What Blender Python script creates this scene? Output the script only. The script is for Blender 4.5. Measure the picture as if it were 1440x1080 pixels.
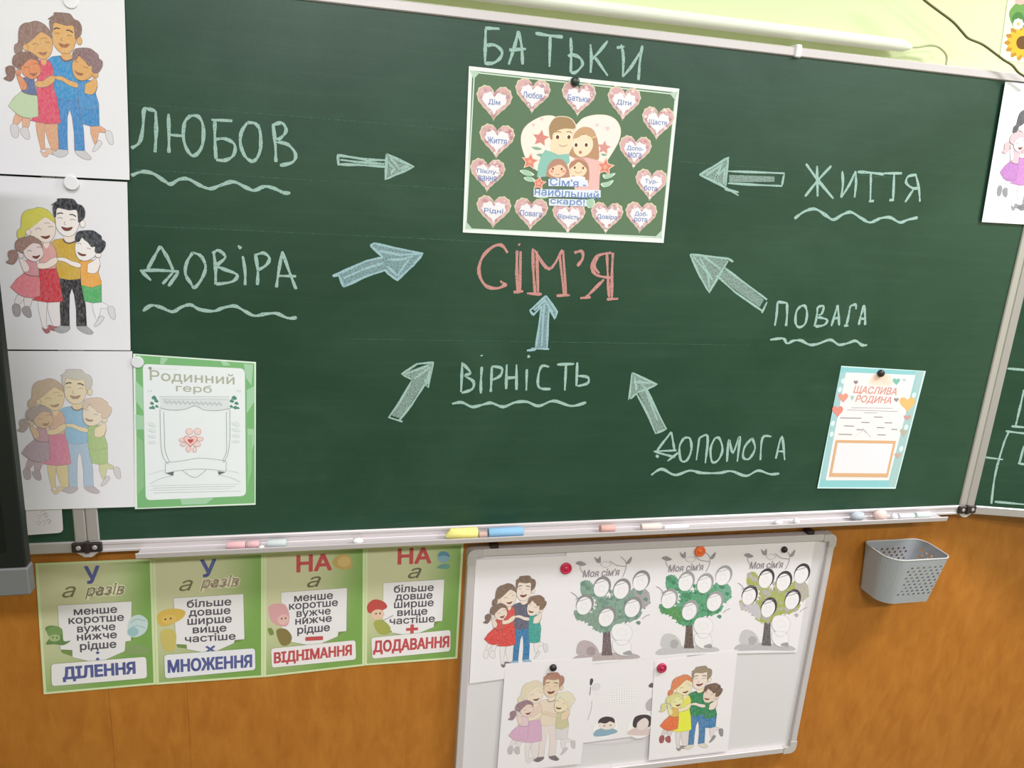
import bpy, math, random
from mathutils import Vector, Matrix
from mathutils.geometry import tessellate_polygon, delaunay_2d_cdt
for o in list(bpy.data.objects): bpy.data.objects.remove(o)
SC = bpy.context.scene; COL = SC.collection
# ------------------------------------------------------------------ camera
cam = bpy.data.objects.new('camera', bpy.data.cameras.new('camera')); COL.objects.link(cam)
cam.data.sensor_width = 36; cam.data.lens = 26.606; cam.data.clip_start = .05
_m = Matrix.Rotation(-.24060, 3, 'Z') @ Matrix.Rotation(-.25960, 3, 'X') @ Matrix.Rotation(-.06540, 3, 'Y')
_r, _f, _u = _m.col[0], _m.col[1], _m.col[2]
cam.matrix_world = Matrix(((_r.x, _u.x, -_f.x, .31999), (_r.y, _u.y, -_f.y, -1.43927), (_r.z, _u.z, -_f.z, 1.62890), (0, 0, 0, 1)))
SC.camera = cam
# ------------------------------------------------------------------ light and exposure
vs = SC.view_settings; vs.view_transform = 'Standard'; vs.look = 'None'; vs.gamma = 1; vs.use_curve_mapping = False
vs.exposure = -0.03
w = bpy.data.worlds.new('world'); SC.world = w; w.use_nodes = True
w.node_tree.nodes['Background'].inputs[0].default_value = (.92, .93, 1, 1); w.node_tree.nodes['Background'].inputs[1].default_value = .3
def area(name, loc, rot, sx, sy, power, col):
    l = bpy.data.lights.new(name, 'AREA'); l.shape = 'RECTANGLE'; l.size = sx; l.size_y = sy; l.energy = power; l.color = col
    o = bpy.data.objects.new(name, l); COL.objects.link(o); o.location = loc; o.rotation_euler = rot
WARM = (.94, .95, 1.0)
area('ceiling_lamp_light', (2.75, -.95, 2.88), (0, 0, 0), .9, .3, 74, WARM)
area('ceiling_lamp_light', (.35, -1.15, 2.88), (0, 0, 0), 1.2, .3, 24, WARM)
area('ceiling_lamp_light', (2.55, -3.0, 2.88), (0, 0, 0), 1.2, .3, 60, WARM)
area('ceiling_lamp_light', (.2, -3.0, 2.88), (0, 0, 0), 1.2, .3, 84, WARM)

# ------------------------------------------------------------------ helpers
def lin(c):
    if isinstance(c, str):
        c = [int(c[i:i+2], 16) / 255 for i in (1, 3, 5)]
    return tuple((v / 12.92 if v <= .04045 else ((v + .055) / 1.055) ** 2.4) for v in c)
OFF = {}
def tag(o, label=None, cat=None, group=None, kind=None):
    if label: o['label'] = label
    if cat: o['category'] = cat
    if group: o['group'] = group
    if kind: o['kind'] = kind
    return o
def empty(name, loc, label, cat, group=None):
    o = bpy.data.objects.new(name, None); COL.objects.link(o); o.location = loc; o.empty_display_size = .05
    OFF[o] = Vector(loc); return tag(o, label, cat, group)
def mesh_obj(name, verts, faces, mat, parent=None, loc=None, smooth=False, cols=None):
    off = OFF[parent] if parent else Vector(loc or (0, 0, 0))
    me = bpy.data.meshes.new(name); me.from_pydata([tuple(Vector(v) - off) for v in verts], [], faces)
    if cols:
        a = me.color_attributes.new('ink', 'FLOAT_COLOR', 'POINT')
        a.data.foreach_set('color', [x for c in cols for x in c])
    if smooth: me.polygons.foreach_set('use_smooth', [True] * len(me.polygons))
    me.materials.append(mat); me.update()
    o = bpy.data.objects.new(name, me); COL.objects.link(o)
    if parent: o.parent = parent
    else: o.location = off
    OFF[o] = off; return o
class MB:
    def __init__(s): s.v = []; s.f = []
    def add(s, v, f):
        b = len(s.v); s.v += [tuple(x) for x in v]; s.f += [tuple(i + b for i in q) for q in f]; return s
    def box(s, a, b, bev=0, M=None):
        (x0, y0, z0), (x1, y1, z1) = a, b
        e = min(bev, (x1-x0)*.45, (y1-y0)*.45, (z1-z0)*.45)
        if e <= 0:
            v = [(x, y, z) for x in (x0, x1) for y in (y0, y1) for z in (z0, z1)]
            f = [(0,1,3,2), (4,6,7,5), (0,4,5,1), (2,3,7,6), (0,2,6,4), (1,5,7,3)]
        else:
            v = []; idx = {}
            lo = (x0, y0, z0); hi = (x1, y1, z1)
            for cx in (0, 1):
                for cy in (0, 1):
                    for cz in (0, 1):
                        c = (cx, cy, cz)
                        for ax in range(3):
                            p = [(hi[k] - e if c[k] else lo[k] + e) for k in range(3)]
                            p[ax] = hi[ax] if c[ax] else lo[ax]
                            idx[c + (ax,)] = len(v); v.append(tuple(p))
            f = []
            for ax in range(3):
                a1, a2 = [k for k in range(3) if k != ax]
                for s0 in (0, 1):
                    q = []
                    for i, j in ((0,0), (1,0), (1,1), (0,1)):
                        c = [0]*3; c[ax] = s0; c[a1] = i; c[a2] = j; q.append(idx[tuple(c) + (ax,)])
                    f.append(tuple(q))
                for i in (0, 1):
                    for j in (0, 1):
                        c0 = [0]*3; c0[a1] = i; c0[a2] = j; c1 = list(c0); c1[ax] = 1
                        f.append((idx[tuple(c0)+(a1,)], idx[tuple(c1)+(a1,)], idx[tuple(c1)+(a2,)], idx[tuple(c0)+(a2,)]))
            for cx in (0, 1):
                for cy in (0, 1):
                    for cz in (0, 1): f.append(tuple(idx[(cx, cy, cz, k)] for k in range(3)))
        if M: v = [tuple(M @ Vector(p)) for p in v]
        return s.add(v, f)
    def prism(s, pts, d, M=None):
        """pts 3-D loop, extruded by vector d"""
        n = len(pts); d = Vector(d); v = [Vector(p) for p in pts] + [Vector(p) + d for p in pts]
        f = [tuple(range(n)), tuple(range(2*n-1, n-1, -1))] + [(i, (i+1) % n, n + (i+1) % n, n + i) for i in range(n)]
        if M: v = [M @ p for p in v]
        return s.add(v, f)
    def tube(s, pts, r, n=10, cap=True):
        pts = [Vector(p) for p in pts]; rr = r if isinstance(r, (list, tuple)) else [r] * len(pts)
        v = []; up = None
        for i, p in enumerate(pts):
            t = (pts[min(i+1, len(pts)-1)] - pts[max(i-1, 0)]).normalized()
            if up is None: up = Vector((0, 1, 0)) if abs(t.y) < .9 else Vector((0, 0, 1))
            a = (up - t * up.dot(t)).normalized(); b = t.cross(a); up = a
            for k in range(n):
                an = 2 * math.pi * k / n; v.append(p + (a * math.cos(an) + b * math.sin(an)) * rr[i])
        f = []
        for i in range(len(pts)-1):
            for k in range(n): f.append((i*n+k, i*n+(k+1) % n, (i+1)*n+(k+1) % n, (i+1)*n+k))
        if cap: f += [tuple(range(n-1, -1, -1)), tuple(range((len(pts)-1)*n, len(pts)*n))]
        return s.add(v, f)
    def lathe(s, c, prof, axis, n=24):
        """profile (radius, height along axis)"""
        c = Vector(c); ax = Vector(axis).normalized(); a = ax.orthogonal().normalized(); b = ax.cross(a)
        pts = []; v = []; f = []
        for r, h in prof:
            for k in range(n):
                an = 2*math.pi*k/n; v.append(c + ax*h + (a*math.cos(an) + b*math.sin(an))*max(r, 1e-5))
        for i in range(len(prof)-1):
            for k in range(n): f.append((i*n+k, i*n+(k+1) % n, (i+1)*n+(k+1) % n, (i+1)*n+k))
        f += [tuple(range(n-1, -1, -1)), tuple(range((len(prof)-1)*n, len(prof)*n))]
        return s.add(v, f)
    def build(s, name, mat, parent=None, loc=None, smooth=False):
        o = mesh_obj(name, s.v, s.f, mat, parent, loc, smooth)
        return o
def catmull(p, closed, sub=4):
    n = len(p); out = []
    if n < 3: return list(p)
    rng = range(n) if closed else range(n-1)
    for i in rng:
        a, b, c, d = (p[(i-1) % n], p[i], p[(i+1) % n], p[(i+2) % n]) if closed else (p[max(i-1, 0)], p[i], p[i+1], p[min(i+2, n-1)])
        for k in range(sub):
            t = k/sub; t2 = t*t; t3 = t2*t
            out.append(tuple(.5*((2*b[j]) + (-a[j]+c[j])*t + (2*a[j]-5*b[j]+4*c[j]-d[j])*t2 + (-a[j]+3*b[j]-3*c[j]+d[j])*t3) for j in range(len(b))))
    if not closed: out.append(tuple(p[-1]))
    return out
def ribbon(p, wd, closed=False):
    """left/right offset points of a flat stroke"""
    n = len(p); L = []; Rr = []
    for i in range(n):
        a = p[(i-1) % n] if closed or i > 0 else p[i]; b = p[(i+1) % n] if closed or i < n-1 else p[i]
        dx, dy = b[0]-a[0], b[1]-a[1]; l = math.hypot(dx, dy) or 1
        ww = wd[i] if isinstance(wd, list) else wd
        L.append((p[i][0]-dy/l*ww/2, p[i][1]+dx/l*ww/2)); Rr.append((p[i][0]+dy/l*ww/2, p[i][1]-dx/l*ww/2))
    return L, Rr
# --------------------------------------------------------- lettering: outlines of the built-in typeface
_T = {}
def glyphs(txt, bold, shear):
    k = (txt, bold, shear)
    if k not in _T:
        cu = bpy.data.curves.new('lettering', 'FONT'); cu.body = txt; cu.shear = shear; cu.resolution_u = 3; cu.fill_mode = 'NONE'
        o = bpy.data.objects.new('lettering', cu); COL.objects.link(o)
        dg = bpy.context.evaluated_depsgraph_get(); me = bpy.data.meshes.new_from_object(o.evaluated_get(dg))
        co = [Vector(x.co[:2]) for x in me.vertices]; ed = [tuple(e.vertices) for e in me.edges]
        bpy.data.objects.remove(o); bpy.data.curves.remove(cu); bpy.data.meshes.remove(me)
        v = []; f = []
        if co:                                                # union of the overlapping outlines: keep triangles with a non-zero winding
            r = delaunay_2d_cdt(co, ed, [], 0, 1e-5); v = [tuple(q) for q in r[0]]
            for tr in r[2]:
                gx, gy = (sum(v[i][k] for i in tr)/3 for k in (0, 1)); wn = 0
                for i, j in ed:
                    (xa, ya), (xb, yb) = co[i], co[j]
                    if (ya > gy) != (yb > gy) and gx < (xb-xa)*(gy-ya)/(yb-ya) + xa: wn += 1 if yb > ya else -1
                if wn: f.append(tuple(tr)[::-1])
            use = sorted({i for q in f for i in q}); m = {i: k for k, i in enumerate(use)}; v = [v[i] for i in use]; f = [tuple(m[i] for i in q) for q in f]
            x0, x1 = min(a[0] for a in v), max(a[0] for a in v); y0, y1 = min(a[1] for a in v), max(a[1] for a in v)
            v = [((a[0]-x0)/(x1-x0) - .5, .5 - (a[1]-y0)/(y1-y0)) for a in v]
        _T[k] = (v, f)
    return _T[k]
XH, ALPHA = 1.853, math.radians(15)          # right hinge line and how far that wing is swung forward
def wing_map(x, y, z):
    if x <= XH: return (x, y, z)
    d = x - XH
    return (XH + d*math.cos(ALPHA) + y*math.sin(ALPHA), -d*math.sin(ALPHA) + y*math.cos(ALPHA), z)
STEP = 1.0e-5
class Sheet:
    """a sheet of paper hung on the wall: local millimetres (u right, v down) carried to four measured corners"""
    def __init__(s, key, lift=(.0006,)*4, curl=0, y=None):
        y0, c, (s.w, s.h) = SH[key]; s.y0 = y0 if y is None else y
        s.c = [(c[2*i], c[2*i+1]) for i in range(4)]; s.curl = curl; s.lift = lift
        (xa, za), (xb, zb), (xd, zd) = s.c[0], s.c[1], s.c[3]; la, lb, ld = lift[0], lift[1], lift[3]   # plane through three corners
        D = (xb-xa)*(zd-za) - (xd-xa)*(zb-za); px = ((lb-la)*(zd-za) - (ld-la)*(zb-za))/D; pz = ((xb-xa)*(ld-la) - (xd-xa)*(lb-la))/D
        s.pl = (la - px*xa - pz*za, px, pz); s.fold = False
        s.v = []; s.f = []; s.col = []; s.k = 0; s.du = s.dv = 0; s.sc = 1; s.pal = {}
    def pos(s, u, v, h):
        a, b = u/s.w, v/s.h
        k = ((1-a)*(1-b), a*(1-b), a*b, (1-a)*b)
        x = sum(k[i]*s.c[i][0] for i in range(4)); z = sum(k[i]*s.c[i][1] for i in range(4))
        y = s.y0 - (s.pl[0] + s.pl[1]*x + s.pl[2]*z) - s.curl*max(0, b)**12 - h
        return wing_map(x, y, z) if s.fold else (x, y, z)
    def colour(s, c):
        c = s.pal.get(c, c)
        g = 0
        if isinstance(c, tuple): c, g = c
        return lin(c) + (g,)
    def put(s, pts, faces, c, h=None):
        if h is None: s.k += 1; h = s.k*STEP
        b = len(s.v); s.v += [s.pos(u*s.sc + s.du, v*s.sc + s.dv, h) for u, v in pts]; s.f += [tuple(i+b for i in q) for q in faces]
        s.col += [c if isinstance(c[0], float) else None]*len(pts) if not isinstance(c, list) else c
    def fill(s, c, pts):
        if s.pal.get(c, c) is None: return
        q = [Vector((a, b, 0)) for a, b in pts]
        tr = tessellate_polygon([q]); ok = []
        for t in tr:
            (x0, y0), (x1, y1), (x2, y2) = (pts[i] for i in t)
            ok.append(t if (x1-x0)*(y2-y0)-(x2-x0)*(y1-y0) > 0 else (t[0], t[2], t[1]))
        s.put(pts, ok, s.colour(c))
    def line(s, c, wd, pts, closed=False):
        if s.pal.get(c, c) is None: return
        L, Rr = ribbon(pts, wd, closed); n = len(pts); m = n if closed else n-1
        s.put(L + Rr, [(i, n+i, n+(i+1) % n, (i+1) % n) for i in range(m)], s.colour(c))
    def text(s, c, cx, cy, w_, h_, txt, bold=0, shear=0):
        v, f = glyphs(txt, 0, shear)
        if not v: return
        sw = bold*h_*1.5; w_ = max(.2, w_ - sw); h_ = max(.2, h_ - sw); P = [(cx + a*w_, cy + b*h_) for a, b in v]
        s.put(P, f, s.colour(c))
        if sw <= 0: return
        cnt = {}
        for q in f:
            for a, b in zip(q, q[1:] + q[:1]): cnt[frozenset((a, b))] = cnt.get(frozenset((a, b)), 0) + 1
        k = 0
        h0 = s.k*STEP
        for e, m in cnt.items():
            if m > 1: continue
            a, b = (P[i] for i in e); dx, dy = b[0]-a[0], b[1]-a[1]; l = math.hypot(dx, dy)
            if l < 1e-6: continue
            nx, ny = -dy/l*sw/2, dx/l*sw/2; ex, ey = dx/l*sw*.3, dy/l*sw*.3; k += 1
            s.put([(a[0]+nx-ex, a[1]+ny-ey), (b[0]+nx+ex, b[1]+ny+ey), (b[0]-nx+ex, b[1]-ny+ey), (a[0]-nx-ex, a[1]-ny-ey)], [(0, 1, 2, 3)], s.colour(c), h0 + STEP*(1 + .3*(k % 4)))
        s.k += 2
    def draw(s, items):
        start = None
        for n_, it in enumerate(items):
            t, c, a = it[0], it[1], it[2]
            if t == 'M':                                      # many small marks share a few layers of ink
                if start is None: start = s.k
                s.k = start + 2*(n_ % 4); p = catmull(list(zip(a[::2], a[1::2])), True, 3) if it[4] else list(zip(a[::2], a[1::2]))
                s.fill(c, p)
                if it[3]: s.line(it[3], .35, p, True)
                continue
            if start is not None: s.k = start + 9; start = None
            if t == 'G': s.green_field(); continue
            if t in 'FS':
                p = list(zip(a[::2], a[1::2]))
                if t == 'S': p = catmull(p, True)
                s.fill(c, p)
                if it[3]: s.line(it[3], it[4], p, True)
            elif t in 'LK':
                p = list(zip(a[::2], a[1::2])); s.line(c, it[3], catmull(p, False) if t == 'L' else p)
            elif t == 'E':
                p = [(a[0]+a[2]*math.cos(2*math.pi*i/24), a[1]+a[3]*math.sin(2*math.pi*i/24)) for i in range(24)]
                s.fill(c, p)
                if it[3]: s.line(it[3], it[4], p, True)
            elif t == 'T': s.text(c, a[0], a[1], a[2], a[3], it[3], it[4], it[5])
    def green_field(s):
        nx, ny = 16, 22; P = []; C = []
        for j in range(ny+1):
            for i in range(nx+1):
                a, b = i/nx, j/ny; u, v = 5 + 200*a, 5 + 287*b
                P.append((u, v)); t = min(1, max(0, .95*a*a + .75*b*b - .08)); t = t*t*(3-2*t)
                A, B = lin('#cfcba6'), lin('#7fa558'); C.append(tuple(A[k]*(1-t)+B[k]*t for k in range(3)) + (0,))
        s.put(P, [(j*(nx+1)+i, j*(nx+1)+i+1, (j+1)*(nx+1)+i+1, (j+1)*(nx+1)+i) for j in range(ny) for i in range(nx)], C)
    def base(s, c='#e9e5eb', outline=None):
        col = lin(c) + (0,); T = .00022
        if outline:
            n = len(outline); b = len(s.v)
            s.put(outline, [tuple(range(n))], col, 0); s.put(outline, [tuple(range(n-1, -1, -1))], col, -T)
            s.f += [(b+i, b+(i+1) % n, b+n+(i+1) % n, b+n+i) for i in range(n)]; return s
        nx, ny = 12, 16; b = len(s.v); N = (nx+1)*(ny+1)
        P = [(s.w*i/nx, s.h*j/ny) for j in range(ny+1) for i in range(nx+1)]
        q = [(j*(nx+1)+i, j*(nx+1)+i+1, (j+1)*(nx+1)+i+1, (j+1)*(nx+1)+i) for j in range(ny) for i in range(nx)]
        s.put(P, q, col, 0); s.put(P, [tuple(reversed(x)) for x in q], col, -T)
        ring = [i for i in range(nx+1)] + [(nx+1)*j+nx for j in range(1, ny+1)] + [(nx+1)*ny+i for i in range(nx-1, -1, -1)] + [(nx+1)*j for j in range(ny-1, 0, -1)]
        s.f += [(b+ring[i], b+N+ring[i], b+N+ring[(i+1) % len(ring)], b+ring[(i+1) % len(ring)]) for i in range(len(ring))]
        return s
    def build(s, name, mat, parent=None):
        m = s.pos(s.w/2, s.h/2, 0)
        return mesh_obj(name, s.v, s.f, mat, parent, None if parent else m, False, s.col)
# ------------------------------------------------------------------ materials
def mat(name, col, rough=.6, spec=.4, metal=0):
    m = bpy.data.materials.new(name); m.use_nodes = True; b = m.node_tree.nodes['Principled BSDF']
    b.inputs['Base Color'].default_value = lin(col) + (1,); b.inputs['Roughness'].default_value = rough
    b.inputs['Specular IOR Level'].default_value = spec; b.inputs['Metallic'].default_value = metal; return m
def nodes(m): return m.node_tree.nodes, m.node_tree.links, m.node_tree.nodes['Principled BSDF']
def noise(m, scale, detail=4, stretch=(1, 1, 1), rough=.6, dist=0):
    N, L, b = nodes(m); tc = N.new('ShaderNodeNewGeometry'); mp = N.new('ShaderNodeMapping'); mp.inputs['Scale'].default_value = stretch
    n = N.new('ShaderNodeTexNoise'); n.inputs['Scale'].default_value = scale; n.inputs['Detail'].default_value = detail; n.inputs['Roughness'].default_value = rough; n.inputs['Distortion'].default_value = dist
    L.new(tc.outputs['Position'], mp.inputs['Vector']); L.new(mp.outputs[0], n.inputs['Vector']); return n.outputs['Fac']
def ramp(m, fac, stops):
    N, L, b = nodes(m); r = N.new('ShaderNodeValToRGB'); e = r.color_ramp.elements
    while len(e) < len(stops): e.new(.5)
    for k, (p, c) in enumerate(stops): e[k].position = p; e[k].color = (lin(c) if isinstance(c, str) else (c, c, c)) + (1,)
    L.new(fac, r.inputs[0]); return r.outputs[0]
def mix(m, fac, a, b_, mode='MIX'):
    N, L, b = nodes(m); x = N.new('ShaderNodeMix'); x.data_type = 'RGBA'; x.blend_type = mode
    for i, v in ((0, fac), (6, a), (7, b_)):
        if hasattr(v, 'links'): L.new(v, x.inputs[i])
        elif i: x.inputs[i].default_value = lin(v) + (1,)
        else: x.inputs[i].default_value = v
    return x.outputs[2]
def math_(m, op, a, b_):
    N, L, b = nodes(m); x = N.new('ShaderNodeMath'); x.operation = op
    for i, v in ((0, a), (1, b_)):
        if hasattr(v, 'links'): L.new(v, x.inputs[i])
        else: x.inputs[i].default_value = v
    return x.outputs[0]
def setcol(m, s): nodes(m)[1].new(s, nodes(m)[2].inputs['Base Color']); return m
def bump(m, s, strength, dist=.002):
    N, L, b = nodes(m); x = N.new('ShaderNodeBump'); x.inputs['Strength'].default_value = strength; x.inputs['Distance'].default_value = dist
    L.new(s, x.inputs['Height']); L.new(x.outputs[0], b.inputs['Normal'])
def ink(name, rough, spec):
    m = mat(name, '#ffffff', rough, spec); N, L, b = nodes(m)
    a = N.new('ShaderNodeAttribute'); a.attribute_name = 'ink'
    g = ramp(m, noise(m, 420, 3, (1, 1, .45)), [(.38, 0.), (.68, 1.)])
    setcol(m, mix(m, math_(m, 'MULTIPLY', g, a.outputs['Alpha']), a.outputs['Color'], '#efebee')); return m
M_PAPER = ink('paper_with_coloured_pencil', .8, .25)
M_LAMI = ink('laminated_print', .42, .35)
M_BOARD = mat('green_chalkboard', '#2b5a41', .40, .5)
dust = ramp(M_BOARD, noise(M_BOARD, 2.2, 5, (1, 1, 1.6), .65, .6), [(.35, 0.), (.75, 1.)])
strk = ramp(M_BOARD, noise(M_BOARD, 3, 4, (.8, 1, 26), .7), [(.5, 0.), (.8, 1.)])
grain = noise(M_BOARD, 260, 2)
c0 = mix(M_BOARD, math_(M_BOARD, 'MULTIPLY', dust, .12), '#0d3422', '#6d8f7b')
c0 = mix(M_BOARD, math_(M_BOARD, 'MULTIPLY', strk, .035), c0, '#8fa898')
c0 = mix(M_BOARD, math_(M_BOARD, 'MULTIPLY', grain, .10), c0, '#54806a'); setcol(M_BOARD, c0)
bump(M_BOARD, grain, .12, .0006)
def chalk(name, col, lo, hi, amin=.3):
    m = mat(name, col, .95, .1); N, L, b = nodes(m)
    n = noise(m, 330, 3); L.new(ramp(m, n, [(lo, amin), (hi, 1.)]), b.inputs['Alpha']); return m
CHALK = {'w': chalk('white_chalk_mark', '#9fbbb3', .28, .46), 'b': chalk('pale_blue_chalk_mark', '#9dbac2', .28, .46), 'p': chalk('pink_chalk_mark', '#c68d88', .3, .46)}
SMEAR = {'w': chalk('rubbed_white_chalk', '#9db3ab', .35, .75, .42), 'b': chalk('rubbed_blue_chalk', '#98b4bb', .35, .75, .42)}
FAINT = chalk('faint_chalk_dust', '#557a66', .42, .62, .2)
M_ALU = mat('painted_aluminium', '#cdc4c6', .38, .5, .15)
M_ALU2 = mat('brushed_aluminium', '#b9b2b0', .38, .5, .35)
M_WALL = mat('pale_green_paint', '#d6e0b2', .75, .3); bump(M_WALL, noise(M_WALL, 60, 4), .1)
M_WOOD = mat('orange_wood_panelling', '#b06a24', .42, .45)
g1 = ramp(M_WOOD, noise(M_WOOD, 16, 5, (2, 1, .8), .6, .4), [(.3, '#ab6823'), (.7, '#bd7a30')])
g2 = ramp(M_WOOD, noise(M_WOOD, 150, 3, (1.6, 1, .12)), [(.3, 0.), (.8, 1.)])
setcol(M_WOOD, mix(M_WOOD, math_(M_WOOD, 'MULTIPLY', g2, .16), g1, '#82490f'))
M_WHITE = mat('white_plastic', '#ece8e6', .4, .45); M_PIPE = mat('white_enamel_pipe', '#e9eadb', .35, .5)
M_WB = mat('white_enamel_board', '#dcd6da', .3, .45)
M_CORNER = mat('grey_plastic_corner', '#bdb6b4', .5, .4); M_DARK = mat('dark_bracket_metal', '#3a3130', .45, .5, .4)
M_GREY = mat('grey_plastic', '#a3a5aa', .45, .4); M_BLACK = mat('matt_black_casing', '#111513', .5, .35); M_SCREEN = mat('dark_screen', '#0c0f0e', .35, .4)
M_LOW = mat('grey_metal_rail', '#6a6a6c', .5, .4); M_CABLE = mat('olive_cable', '#6d6a3e', .6, .3)
M_FLOOR = mat('brown_linoleum', '#8a6a4a', .5, .4); M_CEIL = mat('white_ceiling_paint', '#f0efea', .9, .2)
fn = noise(M_FLOOR, 9, 5); setcol(M_FLOOR, ramp(M_FLOOR, fn, [(.3, '#524840'), (.7, '#63574d')]))
SH={
 'fam1':[0,[-0.215,1.888,-0.005,1.8895,-0.0143,1.5925,-0.2243,1.59],(210,297)],
 'fam2':[0,[-0.2289,1.587,-0.0189,1.5887,-0.0313,1.2975,-0.241,1.2965],(210,297)],
 'fam3':[0,[-0.239,1.2935,-0.0288,1.2957,-0.0419,0.9952,-0.252,0.996],(210,297)],
 'slip':[0,[-0.2255,1.005,-0.1664,1.005,-0.1678,0.9475,-0.2276,0.9452],(60,60)],
 'famR':[0,[1.6966,1.8998,1.9066,1.901,1.924,1.6115,1.7142,1.6104],(210,297)],
 'cen':[0,[0.5555,1.8251,0.9641,1.8225,0.9669,1.5309,0.5579,1.5322],(420,297)],
 'herb':[0,[-0.0275,1.2914,0.1806,1.2767,0.1733,0.9893,-0.0422,0.9909],(210,297)],
 'happy':[0,[1.4279,1.2795,1.654,1.2691,1.6364,0.9774,1.4215,0.9851],(210,297)],
 'rule1':[0.033,[-0.234,0.868,-0.027,0.8665,-0.0349,0.579,-0.244,0.5775],(210,297)],
 'rule2':[0.033,[-0.0267,0.868,0.1833,0.869,0.1773,0.5755,-0.0346,0.5785],(210,297)],
 'rule3':[0.033,[0.1836,0.869,0.3868,0.871,0.3893,0.583,0.1776,0.575],(210,297)],
 'rule4':[0.033,[0.3871,0.871,0.5967,0.868,0.5956,0.582,0.3896,0.5835],(210,297)],
 'wbf1':[0.016,[0.6218,0.836,0.827,0.834,0.829,0.537,0.6235,0.526],(210,297)],
 'wbt1':[0.016,[0.8268,0.8463,1.034,0.8456,1.04,0.549,0.828,0.549],(210,297)],
 'wbt2':[0.016,[1.0338,0.847,1.2445,0.846,1.248,0.549,1.0398,0.55],(210,297)],
 'wbt3':[0.016,[1.2443,0.8437,1.4555,0.841,1.461,0.5312,1.2478,0.546],(210,297)],
 'ws':[0.016,[0.86,0.547,1.157,0.551,1.16,0.334,0.863,0.328],(297,210)],
 'wbf2':[0.0148,[0.7043,0.5703,0.9136,0.5676,0.9117,0.2709,0.7017,0.273],(210,297)],
 'wbf3':[0.0148,[1.0735,0.5415,1.2918,0.554,1.3085,0.2575,1.0905,0.257],(210,297)],
 'sun':[0.031,[1.695,2.075,1.905,2.075,1.917,1.951,1.707,1.948],(210,124)],
}
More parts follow.
